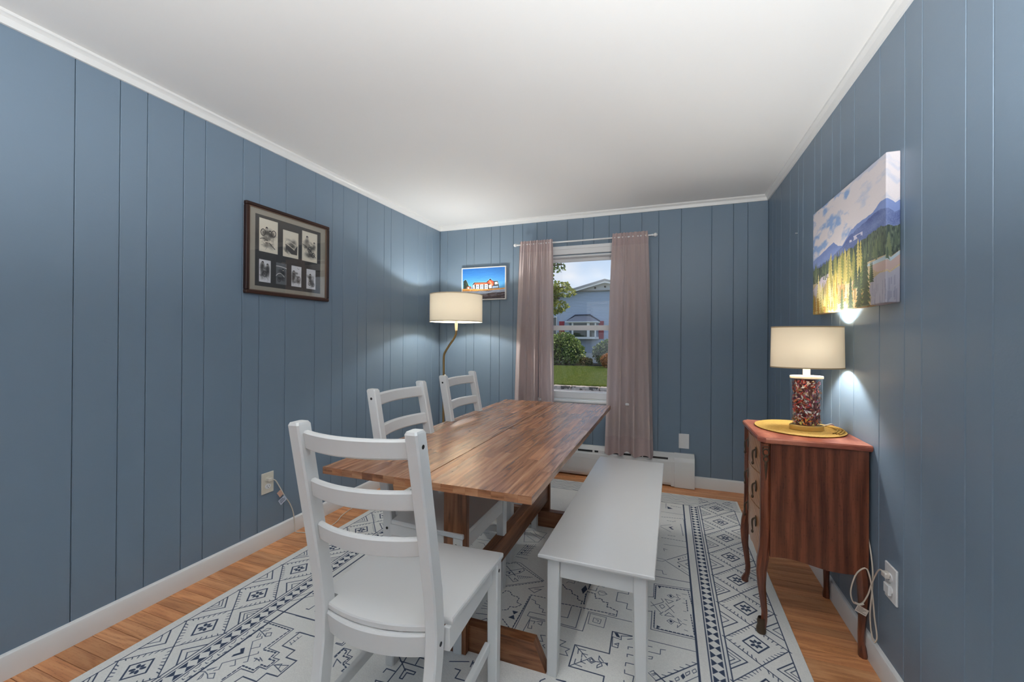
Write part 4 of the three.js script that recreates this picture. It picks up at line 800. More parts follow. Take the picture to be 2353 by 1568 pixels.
    for (const { k, w, p } of rugMarks) {
      stroke(k, w, p);
      const x = p.reduce((a, v, i) => a + (i % 2 ? 0 : v), 0) / (p.length / 2), z = p.reduce((a, v, i) => a + (i % 2 ? v : 0), 0) / (p.length / 2);
      if (x > -310 && z > -2500 && z < -2250) stroke(k, w, p, true); else if (x > -380 && x < 120 && z > -3000 && z < -2250) stroke(k, w, p, true);      // the field mirrors itself where chairs and table hide it
      if (x < -1150 && z < -880) { const p2 = p.map((v, i) => i % 2 ? v : 2 * cx * 1000 - v); if (z > -1050) stroke(k, w, p2); }
    }
  });
  const g = new RoundedBoxGeometry(RW, RUG.t, RL, 1, 0.003); const p = g.attributes.position, uv = g.attributes.uv;
  for (let i = 0; i < p.count; i++) uv.setXY(i, p.getX(i) / RW + 0.5, 0.5 - p.getZ(i) / RL);
  const nap = (() => { const n = lattice(43); return dataTexture(512, 512, (i, j) => [fbm(n, i / 4, j / 2.5, 128, 205, 2)], false, 0.4 / RW * 1, 0.4 / RL * 1); })();
  const rug = part('rug', g, phys({ map: tex, roughness: 0.95, bumpMap: nap, bumpScale: 0.0006, sheen: 0.2, sheenRoughness: 0.6 }), scene);
  rug.position.set(cx, RUG.t / 2, (RUG.z0 + RUG.z1) / 2); rug.userData = { label: 'pale grey flat-woven rug with a navy geometric line print under the table', category: 'rug' };
}

// ---------------------------------------------------------------- pictures
{ // framed collage on the left wall
  const Z0 = -1.490, W = 0.548, Y = 1.936, H = 0.502, x = XL;
  const F = thing('picture_frame', 'dark framed collage of seven black and white prints on the left wall', 'picture', [x, Y - H / 2, Z0 - W / 2]);
  const fm = phys({ map: mahogany, color: rgb(0.20, 0.18, 0.18), roughness: 0.4 }), fw = 0.020, D = 0.026;
  const at = (u, v) => [H / 2 - v * H, W / 2 - u * W];                      // y, z from the viewer's left and top
  const rail = (ya, yb, za, zb) => { const g = span(0.0005, D, ya, yb, za, zb, 0.005, Math.abs(yb - ya) > 0.1 ? 'y' : 'z'); return part('frame_rail', g, fm, F); };
  rail(H / 2 - fw, H / 2, -W / 2, W / 2); rail(-H / 2, -H / 2 + fw, -W / 2, W / 2); rail(-H / 2 + fw, H / 2 - fw, -W / 2, -W / 2 + fw); rail(-H / 2 + fw, H / 2 - fw, W / 2 - fw, W / 2);
  const bead = phys({ color: rgb(0.16, 0.10, 0.07), roughness: 0.35 }), b = 0.004;
  part('inner_bead', mergeGeometries([span(0.014, 0.0215, H / 2 - fw - b, H / 2 - fw, -W / 2 + fw, W / 2 - fw, 0.001), span(0.014, 0.0215, -H / 2 + fw, -H / 2 + fw + b, -W / 2 + fw, W / 2 - fw, 0.001), span(0.014, 0.0215, -H / 2 + fw + b, H / 2 - fw - b, -W / 2 + fw, -W / 2 + fw + b, 0.001), span(0.014, 0.0215, -H / 2 + fw + b, H / 2 - fw - b, W / 2 - fw - b, W / 2 - fw, 0.001)]), bead, F);
  const cut = (u0, v0, u1, v1) => { const [ya, za] = at(u0, v0), [yb, zb] = at(u1, v1); return [yb, ya, zb, za]; };
  const sheet = (outer, holes, xx, t, m, name) => {                         // a mat board with windows cut in it
    const s = new THREE.Shape([[outer[2], outer[0]], [outer[3], outer[0]], [outer[3], outer[1]], [outer[2], outer[1]]].map(([z, y]) => new THREE.Vector2(z, y)));
    for (const h of holes) s.holes.push(new THREE.Path([[h[2], h[0]], [h[2], h[1]], [h[3], h[1]], [h[3], h[0]]].map(([z, y]) => new THREE.Vector2(z, y))));
    const g = new THREE.ExtrudeGeometry(s, { depth: t, bevelEnabled: false }); g.rotateY(Math.PI / 2); g.scale(1, 1, -1); const i = g.index; void i;
    const p = g.attributes.position; for (let k = 0; k < p.count; k += 3) { const a = V().fromBufferAttribute(p, k + 1), c = V().fromBufferAttribute(p, k + 2); p.setXYZ(k + 1, c.x, c.y, c.z); p.setXYZ(k + 2, a.x, a.y, a.z); }
    g.computeVertexNormals(); g.translate(xx, 0, 0); return part(name, g, m, F);
  };
  const wins = [[0.15, 0.135, 0.356, 0.512], [0.411, 0.195, 0.603, 0.514], [0.645, 0.140, 0.853, 0.516], [0.152, 0.60, 0.279, 0.855], [0.335, 0.602, 0.461, 0.854], [0.515, 0.603, 0.644, 0.856], [0.706, 0.608, 0.833, 0.860]];
  const blk = cut(0.106, 0.105, 0.893, 0.905), full = [-H / 2 + fw + 0.001, H / 2 - fw - 0.001, -W / 2 + fw + 0.001, W / 2 - fw - 0.001];
  sheet(full, [blk], 0.0092, 0.0024, std({ color: rgb(0.36, 0.33, 0.27), roughness: 0.9 }), 'outer_mat');
  sheet([full[0] + 0.01, full[1] - 0.01, full[2] + 0.01, full[3] - 0.01], wins.map((w) => cut(...w)), 0.0064, 0.0024, std({ color: rgb(0.045, 0.042, 0.040), roughness: 0.9 }), 'inner_mat');
  part('backing_board', span(0.001, 0.0034, full[0], full[1], full[2], full[3], 0), std({ color: rgb(0.3, 0.25, 0.18), roughness: 0.9 }), F);
  // pencil and ink studies of old racing cars and drivers, one sketch to a window
  const car = (c, w, h, s) => {
    const r = rng(s), soft = (x, y, rx, ry, a, rot = 0) => { c.save(); c.translate(x, y); c.rotate(rot); const g = c.createRadialGradient(0, 0, 0, 0, 0, 1); g.addColorStop(0, `rgba(40,38,36,${a})`); g.addColorStop(1, 'rgba(40,38,36,0)'); c.scale(rx, ry); c.fillStyle = g; c.beginPath(); c.arc(0, 0, 1, 0, 7); c.fill(); c.restore(); };
    c.lineCap = 'round';
    const stroke = (lw, col, ...p) => { c.lineWidth = lw; c.strokeStyle = col; c.beginPath(); c.moveTo(p[0] * w, p[1] * h); for (let i = 2; i < p.length; i += 4) c.quadraticCurveTo(p[i] * w, p[i + 1] * h, p[i + 2] * w, p[i + 3] * h); c.stroke(); };
    const wheel = (x, y, q, t) => { c.save(); c.translate(x * w, y * h); c.rotate(t); c.lineWidth = w * 0.035; c.strokeStyle = '#333130'; c.beginPath(); c.ellipse(0, 0, q * w * 0.7, q * w, 0, 0, 7); c.stroke(); c.lineWidth = w * 0.008; for (let k = 0; k < 7; k++) { c.beginPath(); c.moveTo(0, 0); c.lineTo(Math.cos(k * 0.9) * q * w * 0.7, Math.sin(k * 0.9) * q * w); c.stroke(); } c.restore(); };
    const driver = (x, y, q) => { c.fillStyle = '#2e2c2b'; c.beginPath(); c.ellipse(x * w, y * h, q * w, q * w * 1.15, 0, 0, 7); c.fill(); soft(x * w, (y + 0.12) * h, q * w * 2.6, q * w * 3, 0.75); c.fillStyle = '#cfc9bd'; c.beginPath(); c.ellipse(x * w, (y + 0.02) * h, q * w * 0.55, q * w * 0.5, 0, 0, 7); c.fill(); };
    for (let k = 0; k < 26; k++) soft((0.25 + 0.5 * r()) * w, (0.35 + 0.45 * r()) * h, (0.08 + 0.2 * r()) * w, (0.04 + 0.08 * r()) * h, 0.35, (r() - 0.3) * 1.2);
    for (let k = 0; k < 30; k++) { const x = 0.2 + 0.6 * r(), y = 0.3 + 0.5 * r(); stroke(w * 0.012, `rgba(40,38,36,${0.3 + 0.4 * r()})`, x, y, x + 0.1 * (r() - 0.3), y + 0.08 * r(), x + 0.22 * (r() - 0.4), y + 0.16 * r()); }
    return { soft, stroke, wheel, driver };
  };
  const sketches = [
    (c, w, h) => { const k = car(c, w, h, 1); k.wheel(0.25, 0.42, 0.15, 0.1); k.wheel(0.75, 0.40, 0.15, 0.2); k.driver(0.42, 0.28, 0.055); k.driver(0.58, 0.36, 0.05); k.stroke(w * 0.03, '#38342f', 0.12, 0.62, 0.3, 0.55, 0.5, 0.66, 0.7, 0.78, 0.82, 0.84); k.stroke(w * 0.04, '#e8e0d0', 0.3, 0.7, 0.45, 0.62, 0.66, 0.7); },
    (c, w, h) => { const k = car(c, w, h, 2); c.fillStyle = '#4a4743'; c.beginPath(); c.moveTo(0.2 * w, 0.5 * h); c.lineTo(0.72 * w, 0.66 * h); c.lineTo(0.9 * w, 0.5 * h); c.lineTo(0.88 * w, 0.84 * h); c.lineTo(0.55 * w, 0.84 * h); c.lineTo(0.24 * w, 0.66 * h); c.fill(); k.stroke(w * 0.04, '#d8d0c2', 0.22, 0.5, 0.45, 0.56, 0.72, 0.67); k.stroke(w * 0.03, '#d8d0c2', 0.25, 0.36, 0.5, 0.4, 0.8, 0.5); },
    (c, w, h) => { const k = car(c, w, h, 3); k.driver(0.36, 0.2, 0.06); k.driver(0.78, 0.34, 0.05); k.wheel(0.5, 0.58, 0.13, 0.4); k.wheel(0.72, 0.74, 0.12, 0.5); k.stroke(w * 0.03, '#37332f', 0.1, 0.45, 0.4, 0.5, 0.86, 0.8); },
    (c, w, h) => { const k = car(c, w, h, 4); k.driver(0.36, 0.16, 0.08); k.driver(0.7, 0.22, 0.07); k.soft(0.3 * w, 0.4 * h, 0.2 * w, 0.3 * h, 0.9); k.soft(0.76 * w, 0.45 * h, 0.16 * w, 0.3 * h, 0.9); k.wheel(0.5, 0.62, 0.2, 0); },
    (c, w, h) => { c.fillStyle = 'rgba(70,72,76,0.75)'; c.fillRect(0, 0, w, h); const k = car(c, w, h, 5); k.stroke(w * 0.05, '#e6e4e2', 0.05, 0.2, 0.4, 0.16, 0.95, 0.24); k.stroke(w * 0.05, '#d6d4d2', 0.1, 0.62, 0.4, 0.36, 0.75, 0.62); k.driver(0.66, 0.32, 0.08); k.wheel(0.36, 0.76, 0.17, 0.2); },
    (c, w, h) => { const k = car(c, w, h, 6); k.driver(0.3, 0.3, 0.08); k.soft(0.25 * w, 0.6 * h, 0.2 * w, 0.3 * h, 0.9); k.wheel(0.72, 0.6, 0.18, 0.1); k.stroke(w * 0.02, '#333', 0.6, 0.1, 0.65, 0.2, 0.75, 0.14); },
    (c, w, h) => { const k = car(c, w, h, 7); k.driver(0.45, 0.3, 0.08); k.wheel(0.4, 0.7, 0.17, 0.2); k.wheel(0.72, 0.76, 0.15, 0.1); },
  ];
  wins.forEach((w, i) => {
    const [ya, yb, za, zb] = cut(w[0] - 0.01, w[1] - 0.01, w[2] + 0.01, w[3] + 0.01), pw = 200, ph = Math.round(200 * (yb - ya) / (zb - za));
    const t = canvasTexture(pw, ph, (c) => { c.fillStyle = i < 3 ? '#e6dfce' : '#e2e2e6'; c.fillRect(0, 0, pw, ph); sketches[i](c, pw, ph); });
    const g = new THREE.BoxGeometry(zb - za, yb - ya, 0.001); g.rotateY(Math.PI / 2); g.translate(0.0048, (ya + yb) / 2, (za + zb) / 2);
    part('print', g, std({ map: t, roughness: 0.8 }), F);
  });
  part('glass', span(0.0155, 0.0165, full[0], full[1], full[2], full[3], 0), M.pane, F);
}
{ // small painting of a house on the back wall
  const W = 0.469, H = 0.315, P = thing('painting', 'small painting of a red-roofed house under a blue sky on the back wall', 'painting', [-1.6775, 1.7225, ZB], 0);
  P.rotation.z = 0.0;
  const t = canvasTexture(768, 512, (c, w, h) => {
    const r = rng(3), g = c.createLinearGradient(0, 0, 0, h * 0.6); g.addColorStop(0, '#2467b4'); g.addColorStop(1, '#4d9bd6'); c.fillStyle = g; c.fillRect(0, 0, w, h);
    for (let k = 0; k < 300; k++) { c.fillStyle = `rgba(${r() < 0.5 ? '90,160,215' : '30,90,170'},0.12)`; c.fillRect(r() * w, r() * h * 0.6, 30 + r() * 80, 3 + r() * 5); }
    const poly = (col, ...p) => { c.fillStyle = col; c.beginPath(); for (let i = 0; i < p.length; i += 2) c.lineTo(p[i] * w, p[i + 1] * h); c.fill(); };
    c.save(); c.shadowColor = '#e8f2f6'; c.shadowBlur = 16; poly('#1d2a26', 0.02, 0.4, 0.08, 0.35, 0.11, 0.42, 0.15, 0.55, 0.18, 0.64, 0.02, 0.66); poly('#22201f', 0.24, 0.53, 0.28, 0.455, 0.57, 0.465, 0.6, 0.42, 0.63, 0.40, 0.645, 0.36, 0.675, 0.36, 0.69, 0.40, 0.74, 0.435, 0.835, 0.435, 0.865, 0.60, 0.865, 0.7, 0.24, 0.7); c.restore();
    for (let k = 0; k < 40; k++) { c.strokeStyle = r() < 0.5 ? '#6f8a4f' : '#141d18'; c.lineWidth = 3; c.beginPath(); const x = (0.03 + r() * 0.11) * w, y = (0.4 + r() * 0.2) * h; c.moveTo(x, y); c.lineTo(x + 6, y + 14); c.stroke(); }
    poly('#c25a38', 0.29, 0.475, 0.59, 0.48, 0.58, 0.53, 0.29, 0.53); poly('#b4472c', 0.58, 0.50, 0.635, 0.40, 0.70, 0.41, 0.745, 0.47, 0.735, 0.57, 0.69, 0.60, 0.64, 0.52); poly('#e48a5c', 0.63, 0.44, 0.66, 0.42, 0.72, 0.55, 0.70, 0.58); poly('#cfd8dc', 0.765, 0.47, 0.825, 0.465, 0.84, 0.545, 0.765, 0.55);
    poly('#e9ebf2', 0.25, 0.55, 0.285, 0.51, 0.30, 0.66, 0.26, 0.66);
    for (const x of [0.325, 0.425, 0.53]) { poly('#eef0f6', x, 0.53, x + 0.075, 0.53, x + 0.078, 0.69, x, 0.69); poly('#6c7a93', x + 0.015, 0.56, x + 0.062, 0.56, x + 0.062, 0.60, x + 0.015, 0.60); poly('#8795ab', x + 0.015, 0.62, x + 0.062, 0.62, x + 0.062, 0.67, x + 0.015, 0.67); }
    poly('#d9c9c4', 0.625, 0.56, 0.685, 0.54, 0.70, 0.66, 0.635, 0.67); poly('#8fa7c4', 0.71, 0.60, 0.845, 0.59, 0.85, 0.66, 0.71, 0.67);
    poly('#8b4a30', 0.09, 0.62, 0.13, 0.57, 0.2, 0.575, 0.23, 0.65, 0.12, 0.66); poly('#f0e2c8', 0.12, 0.61, 0.16, 0.60, 0.16, 0.66, 0.13, 0.66); poly('#d79a4e', 0, 0.65, 0.3, 0.67, 0.6, 0.69, 1, 0.66, 1, 0.71, 0.5, 0.745, 0, 0.74);
    for (let k = 0; k < 260; k++) { c.strokeStyle = ['#e8b25a', '#a8642e', '#c98642', '#7c3f22'][Math.floor(r() * 4)]; c.lineWidth = 3; c.beginPath(); const x = r() * w, y = (0.67 + r() * 0.06) * h; c.moveTo(x, y); c.lineTo(x + 8 * (r() - 0.5), y + 12); c.stroke(); }
    poly('#98a6c0', 0, 0.735, 0.45, 0.745, 1, 0.70, 1, 0.79, 0.42, 0.83, 0, 0.80); poly('#3a2c30', 0, 0.80, 0.42, 0.835, 1, 0.79, 1, 1, 0, 1);
    for (let k = 0; k < 120; k++) { c.strokeStyle = ['#8b96b0', '#c3c8d6', '#5a4a50', '#2a2026', '#6b7ea4'][Math.floor(r() * 5)]; c.lineWidth = 4; c.globalAlpha = 0.6; c.beginPath(); const x = r() * w, y = (0.74 + r() * 0.25) * h; c.moveTo(x, y); c.lineTo(x + 60 + r() * 90, y - 4 - r() * 6); c.stroke(); c.globalAlpha = 1; }
  });
  const wht = phys({ color: rgb(0.74, 0.72, 0.68), roughness: 0.5 }), f = 0.009;
  const face = new THREE.PlaneGeometry(W - 2 * f, H - 2 * f); face.translate(0, 0, 0.0301);
  part('canvas', mergeGeometries([span(-W / 2 + f, W / 2 - f, -H / 2 + f, H / 2 - f, 0.001, 0.030, 0).toNonIndexed()]), wht, P); part('painted_face', face, std({ map: t, roughness: 0.6 }), P);
  for (const [a, b, c2, e] of [[-W / 2, W / 2, H / 2 - f, H / 2], [-W / 2, W / 2, -H / 2, -H / 2 + f], [-W / 2, -W / 2 + f, -H / 2 + f, H / 2 - f], [W / 2 - f, W / 2, -H / 2 + f, H / 2 - f]]) part('frame_rail', span(a, b, c2, e, 0.0005, 0.034, 0.0015), wht, P);
}
{ // big stretched canvas with a mountain landscape on the right wall; the print runs on round its edges
  const Z0 = -2.308, W = 0.694, Y1c = 1.827, H = 0.505, D = 0.040;
  const P = thing('canvas_print', 'large unframed canvas print of a mountain valley with conifers on the right wall', 'canvas', [XR, Y1c - H / 2, Z0 + W / 2]);
  const t = canvasTexture(1536, 1024, (c, w, h) => {
    const E = D / W * 0.9; void E;
    const r = rng(23), n = lattice(24), id = c.createImageData(w, h), d = id.data;
    const ridge = (pts, u) => { for (let i = 0; i + 1 < pts.length; i++) if (u <= pts[i + 1][0]) { const t = (u - pts[i][0]) / (pts[i + 1][0] - pts[i][0]); return pts[i][1] + (pts[i + 1][1] - pts[i][1]) * t; } return pts[pts.length - 1][1]; };
    const far = [[-0.1, 0.48], [0, 0.47], [0.21, 0.43], [0.37, 0.395], [0.44, 0.45], [0.50, 0.465], [0.57, 0.42], [0.62, 0.38], [0.72, 0.36], [0.87, 0.35], [0.94, 0.31], [1.1, 0.29]], mid = [[-0.1, 0.55], [0.29, 0.53], [0.51, 0.47], [0.6, 0.42], [0.8, 0.38], [0.9, 0.36], [1.1, 0.37]], fore = [[-0.1, 0.57], [0.31, 0.545], [0.47, 0.54], [0.69, 0.52], [0.85, 0.49], [1.1, 0.47]];
    for (let j = 0; j < h; j++) for (let i = 0; i < w; i++) {
      const u = i / w * 1.12 - 0.06, v = j / h * 1.16 - 0.08, k = fbm(n, u * 9 + 3, v * 16, 64, 64, 5), f2 = n(i * 0.35, j * 0.35, 512, 512), jag = (fbm(n, u * 40, 3, 64, 64, 3) - 0.5) * 0.015;
      let q;
      if (v < ridge(far, u) + jag * 0.6) { const b = Math.max(0, Math.min(1, (k - 0.50) * 5)) * (u < 0.6 ? 1 : 0.35); q = [214 - 78 * b, 206 - 44 * b, 208 - 4 * b]; const g = (f2 - 0.5) * 5; q = q.map((x) => x + g); }
      else if (v < ridge(mid, u) + jag) q = [118 + 30 * (k - 0.5), 136 + 30 * (k - 0.5), 184 + 20 * (k - 0.5)];
      else if (v < ridge(fore, u) + jag * 2) { const s = (f2 - 0.5) * 28 + (k - 0.5) * 70; q = [92 + s, 106 + s, 150 + s * 0.8]; if (u > 0.6 && u < 0.76 && v > 0.44 && v < 0.475 && k > 0.5) q = [190, 186, 200]; }
      else if (v < 0.70 - 0.02 * u) { const s = (n(i * 0.25, j * 0.05, 512, 256) - 0.5) * 60 * (0.5 + v); q = [74 + s, 86 + s, 76 + s * 0.7]; }
      else { const s = (k - 0.5) * 60 + (f2 - 0.5) * 30; q = [176 + s, 158 + s, 128 + s]; }
      const o = (j * w + i) * 4; d[o] = q[0]; d[o + 1] = q[1]; d[o + 2] = q[2]; d[o + 3] = 255;
    }
    c.putImageData(id, 0, 0);
    c.setTransform(w / 1.12, 0, 0, h / 1.16, w * 0.06 / 1.12, h * 0.08 / 1.16);
    const poly = (col, ...p) => { c.fillStyle = col; c.beginPath(); for (let i = 0; i < p.length; i += 2) c.lineTo(p[i], p[i + 1]); c.fill(); };
    poly('#b9b0ba', 0, 0.76, 0.17, 0.66, 0.31, 0.65, 0.21, 0.76, 0, 0.86); poly('#a9b9c2', 0.74, 0.705, 1.1, 0.68, 1.1, 0.71, 0.85, 0.72); poly('#b6a09a', 0.84, 0.725, 1.1, 0.71, 1.1, 0.78, 0.92, 0.78); poly('#a7a5b2', 0.82, 0.84, 0.94, 0.79, 1.1, 0.80, 1.1, 1.1, 0.83, 1.1, 0.86, 0.95);
    for (let k = 0; k < 40; k++) { c.fillStyle = 'rgba(120,122,140,0.35)'; c.fillRect(0.85 + r() * 0.2, 0.8 + r() * 0.2, 0.006, 0.05 + r() * 0.06); }
    const pine = (x, y, hh, col, wob) => { c.fillStyle = col; for (let k = 0; k < 9; k++) { const t = k / 9, ww = hh * wob * (0.08 + 0.22 * t) * (0.8 + 0.4 * r()); c.beginPath(); c.moveTo(x, y - hh + hh * (t - 0.04)); c.lineTo(x + ww, y - hh + hh * (t + 0.13)); c.lineTo(x - ww * (0.8 + 0.4 * r()), y - hh + hh * (t + 0.12)); c.fill(); } };
    for (let k = 0; k < 150; k++) { const u = r() * 1.1 - 0.05, v = 0.58 + r() * 0.10; pine(u, v + 0.03, 0.07 + r() * 0.05, ['#4c5a4c', '#5d6a52', '#3e4a44', '#6c7558'][Math.floor(r() * 4)], 0.5); }
    for (let k = 0; k < 46; k++) { const u = 0.30 + r() * 0.44; pine(u, 0.74 + r() * 0.06, 0.14 + r() * 0.13, ['#a3985a', '#b5a862', '#8b8a54', '#6f7a4e', '#c1b270'][Math.floor(r() * 5)], 0.5); }
    for (let k = 0; k < 70; k++) { const u = r() * 0.45 - 0.02, v = 0.84 + r() * 0.2; pine(u, v, 0.10 + r() * 0.14, ['#b3a155', '#c6b364', '#8d8a48', '#7a7244', '#a9823f', '#d8c88e'][Math.floor(r() * 6)], 0.55); }
    for (let k = 0; k < 60; k++) { const u = 0.44 + r() * 0.4, v = 0.86 + r() * 0.2; pine(u, v, 0.06 + r() * 0.08, ['#9b7b4c', '#c0a06c', '#7d6a45', '#d2bd94'][Math.floor(r() * 4)], 0.7); }
    for (const [x, y, hh] of [[0.72, 1.0, 0.30], [0.80, 1.0, 0.34], [0.62, 1.02, 0.26], [0.77, 0.86, 0.22], [0.68, 0.84, 0.2], [0.86, 0.84, 0.14], [0.5, 1.03, 0.2]]) for (let q = 0; q < 3; q++) pine(x + (r() - 0.5) * 0.02, y + (r() - 0.5) * 0.02, hh, ['#4c5a3f', '#5f6b45', '#3d4a3a'][q], 0.55);
    for (let k = 0; k < 26; k++) { c.strokeStyle = r() < 0.5 ? '#d9cfa6' : '#5c5238'; c.lineWidth = 0.004; c.beginPath(); const u = 0.05 + r() * 0.4, v = 0.8 + r() * 0.2; c.moveTo(u, v); c.lineTo(u + 0.004, v - 0.12); c.stroke(); }
  });
  const g = new RoundedBoxGeometry(W, H, D, 3, 0.004); g.rotateY(-Math.PI / 2); g.translate(-D / 2 - 0.0005, 0, 0);
  const p = g.attributes.position, uv = g.attributes.uv;
  for (let i = 0; i < p.count; i++) {                                      // unfold the box: the sides carry on what is at the edge of the face
    let a = p.getZ(i) / W + 0.5, b = p.getY(i) / H + 0.5; const dd = (p.getX(i) + D + 0.0005);
    if (Math.abs(Math.abs(p.getZ(i)) - W / 2) < 0.0045) a += Math.sign(p.getZ(i)) * dd / W; if (Math.abs(Math.abs(p.getY(i)) - H / 2) < 0.0045) b += Math.sign(p.getY(i)) * dd / H;
    uv.setXY(i, (a + 0.06) / 1.12, (b + 0.08) / 1.16);
  }
  part('printed_canvas', g, std({ map: t, roughness: 0.75, bumpMap: brush, bumpScale: 0.0001 }), P);
}

// ---------------------------------------------------------------- curtains
const cloth = (() => { const n = lattice(81); return dataTexture(256, 256, (i, j) => { const w = 0.5 + 0.25 * Math.sin(i * Math.PI * 2 / 8) + 0.12 * Math.sin(j * Math.PI * 2 / 4) + (n(i * 0.5, j * 0.25, 128, 64) - 0.5) * 0.25; return [w, w, w]; }, false, 0.048, 0.048); })();
const clothColor = (() => { const n = lattice(82); return dataTexture(256, 256, (i, j) => { const w = 0.93 + 0.05 * Math.sin(i * Math.PI * 2 / 16) + (n(i * 0.5, j * 0.12, 128, 31) - 0.5) * 0.10; return [0.88 * w, 0.80 * w, 0.785 * w]; }, true, 0.064, 0.064); })();
const curtainMat = phys({ map: clothColor, roughness: 0.95, transmission: 0.28, side: THREE.DoubleSide, bumpMap: cloth, bumpScale: 0.0005 });
const hemMat = phys({ map: clothColor, color: rgb(0.92, 0.90, 0.92), roughness: 0.95, transmission: 0.12, side: THREE.DoubleSide, bumpMap: cloth, bumpScale: 0.0005 });
function makeCurtain(label, top, bottom, yT, yB, folds, seed, slit) {
  const C = thing('curtain', label, 'curtain', [0, 0, 0]), r = rng(seed), ph = Array.from({ length: 8 }, () => r() * 6.28), zc = ZB + 0.085;
  const sm = (t) => t * t * (3 - 2 * t);
  const at = (u, v, off) => {                                               // u across, v down
    const side = (a) => a[0] + (a[1] - a[0]) * u, flare = sm(Math.min(1, v * 1.15)), bulge = Math.pow(Math.max(0, v), 0.8);
    const warp = u + 0.018 * Math.sin(u * 9 + ph[0]) + 0.012 * Math.sin(u * 17 + v * 2 + ph[1]);
    const big = Math.sin(warp * folds * Math.PI * 2 + ph[2]) + 0.35 * Math.sin(warp * folds * 0.53 * Math.PI * 2 + ph[3] + v * 0.8), fine = Math.sin(warp * folds * 2.6 * Math.PI * 2 + ph[4]) + 0.5 * Math.sin(warp * folds * 4.3 * Math.PI * 2 + ph[5]);
    const amp = 0.010 + 0.024 * flare, gather = Math.exp(-v * 9);
    const x = side(top) * (1 - bulge) + side(bottom) * bulge + 0.010 * flare * Math.sin(warp * folds * Math.PI * 2 + ph[2] + 1.4);
    let z = zc + big * amp * (1 - 0.7 * gather) + fine * (0.0065 * gather + 0.0012) + off;
    return V(x, yT + (yB - yT) * v - (v > 0.999 ? 0.008 * (1 - Math.cos(warp * folds * Math.PI * 2 + ph[2])) : 0), Math.max(z, ZB + 0.026 + off));
  };
  const sheet = (u0, u1, v0, v1, nu, nv, off, edge) => {
    const pos = [], uv = [], idx = [], wide = Math.abs(bottom[1] - bottom[0]) * 1.9;
    for (let j = 0; j <= nv; j++) for (let i = 0; i <= nu; i++) {
      let u = u0 + (u1 - u0) * i / nu; const v = v0 + (v1 - v0) * j / nv; if (edge) u = edge(u, v, i / nu);
      const p = at(u, v, off); pos.push(p.x, p.y, p.z); uv.push(u * wide, v * (yT - yB));
      if (i < nu && j < nv) { const a = j * (nu + 1) + i; idx.push(a, a + nu + 1, a + 1, a + 1, a + nu + 1, a + nu + 2); }
    }
    const g = new THREE.BufferGeometry(); g.setAttribute('position', new THREE.Float32BufferAttribute(pos, 3)); g.setAttribute('uv', new THREE.Float32BufferAttribute(uv, 2)); g.setIndex(idx); g.computeVertexNormals(); return g;
  };
  if (slit) {
    part('fabric', sheet(0, slit, 0, 1, 190, 70, 0, (u, v, t) => t > 0.999 ? u - 0.010 * v : u), curtainMat, C); part('fabric', sheet(slit, 1, 0, 1, 130, 70, 0, (u, v, t) => t < 0.001 ? u + 0.010 * v : u), curtainMat, C);
  } else part('fabric', sheet(0, 1, 0, 1, 300, 70, 0), curtainMat, C);
  part('header', sheet(0.004, 0.996, -0.008, 0.048, 300, 6, 0.0016), hemMat, C);
  part('hem', sheet(0.002, 0.998, 0.922, 1, 300, 8, 0.0014), hemMat, C);
  return C;
}
makeCurtain('dusty mauve curtain panel left of the window, beside the small painting', [-1.284, -0.972], [-1.345, -0.938], 2.066, 0.235, 5.0, 12, 0.6);
makeCurtain('dusty mauve curtain panel right of the window, its hem over the heater', [-0.446, -0.158], [-0.512, -0.100], 2.072, 0.235, 3.6, 37, 0);
{
  const R = thing('curtain_rod', 'thin white curtain rod with ball ends above the window', 'rod', [0, 2.052, ZB + 0.078]);
  const g = new THREE.CylinderGeometry(0.0065, 0.0065, 1.175, 16); g.rotateZ(Math.PI / 2); g.translate(-0.7145, 0, 0); part('rod', g, M.vinyl, R);
  for (const s of [-1, 1]) {
    const f = lathe([[0.0066, 0], [0.009, 0.004], [0.009, 0.010], [0.006, 0.013], [0.010, 0.017], [0.0150, 0.025], [0.0155, 0.032], [0.012, 0.041], [0.005, 0.046], [0, 0.047]], 20); f.rotateZ(-s * Math.PI / 2); f.translate(-0.7145 + s * 0.586, 0, 0); part('finial', f, M.plate, R);
    const x = -0.7145 + s * 0.548, b = [];
    b.push(span(x - 0.006, x + 0.006, -0.016, 0.020, -0.012, 0.014, 0.003)); b.push(span(x - 0.005, x + 0.005, -0.020, -0.006, -0.0775, 0.004, 0.002)); b.push(span(x - 0.010, x + 0.010, -0.045, 0.012, -0.0775, -0.073, 0.002));
    part('bracket', mergeGeometries(b), phys({ color: rgb(0.72, 0.62, 0.46), roughness: 0.4 }), R);
  }
}
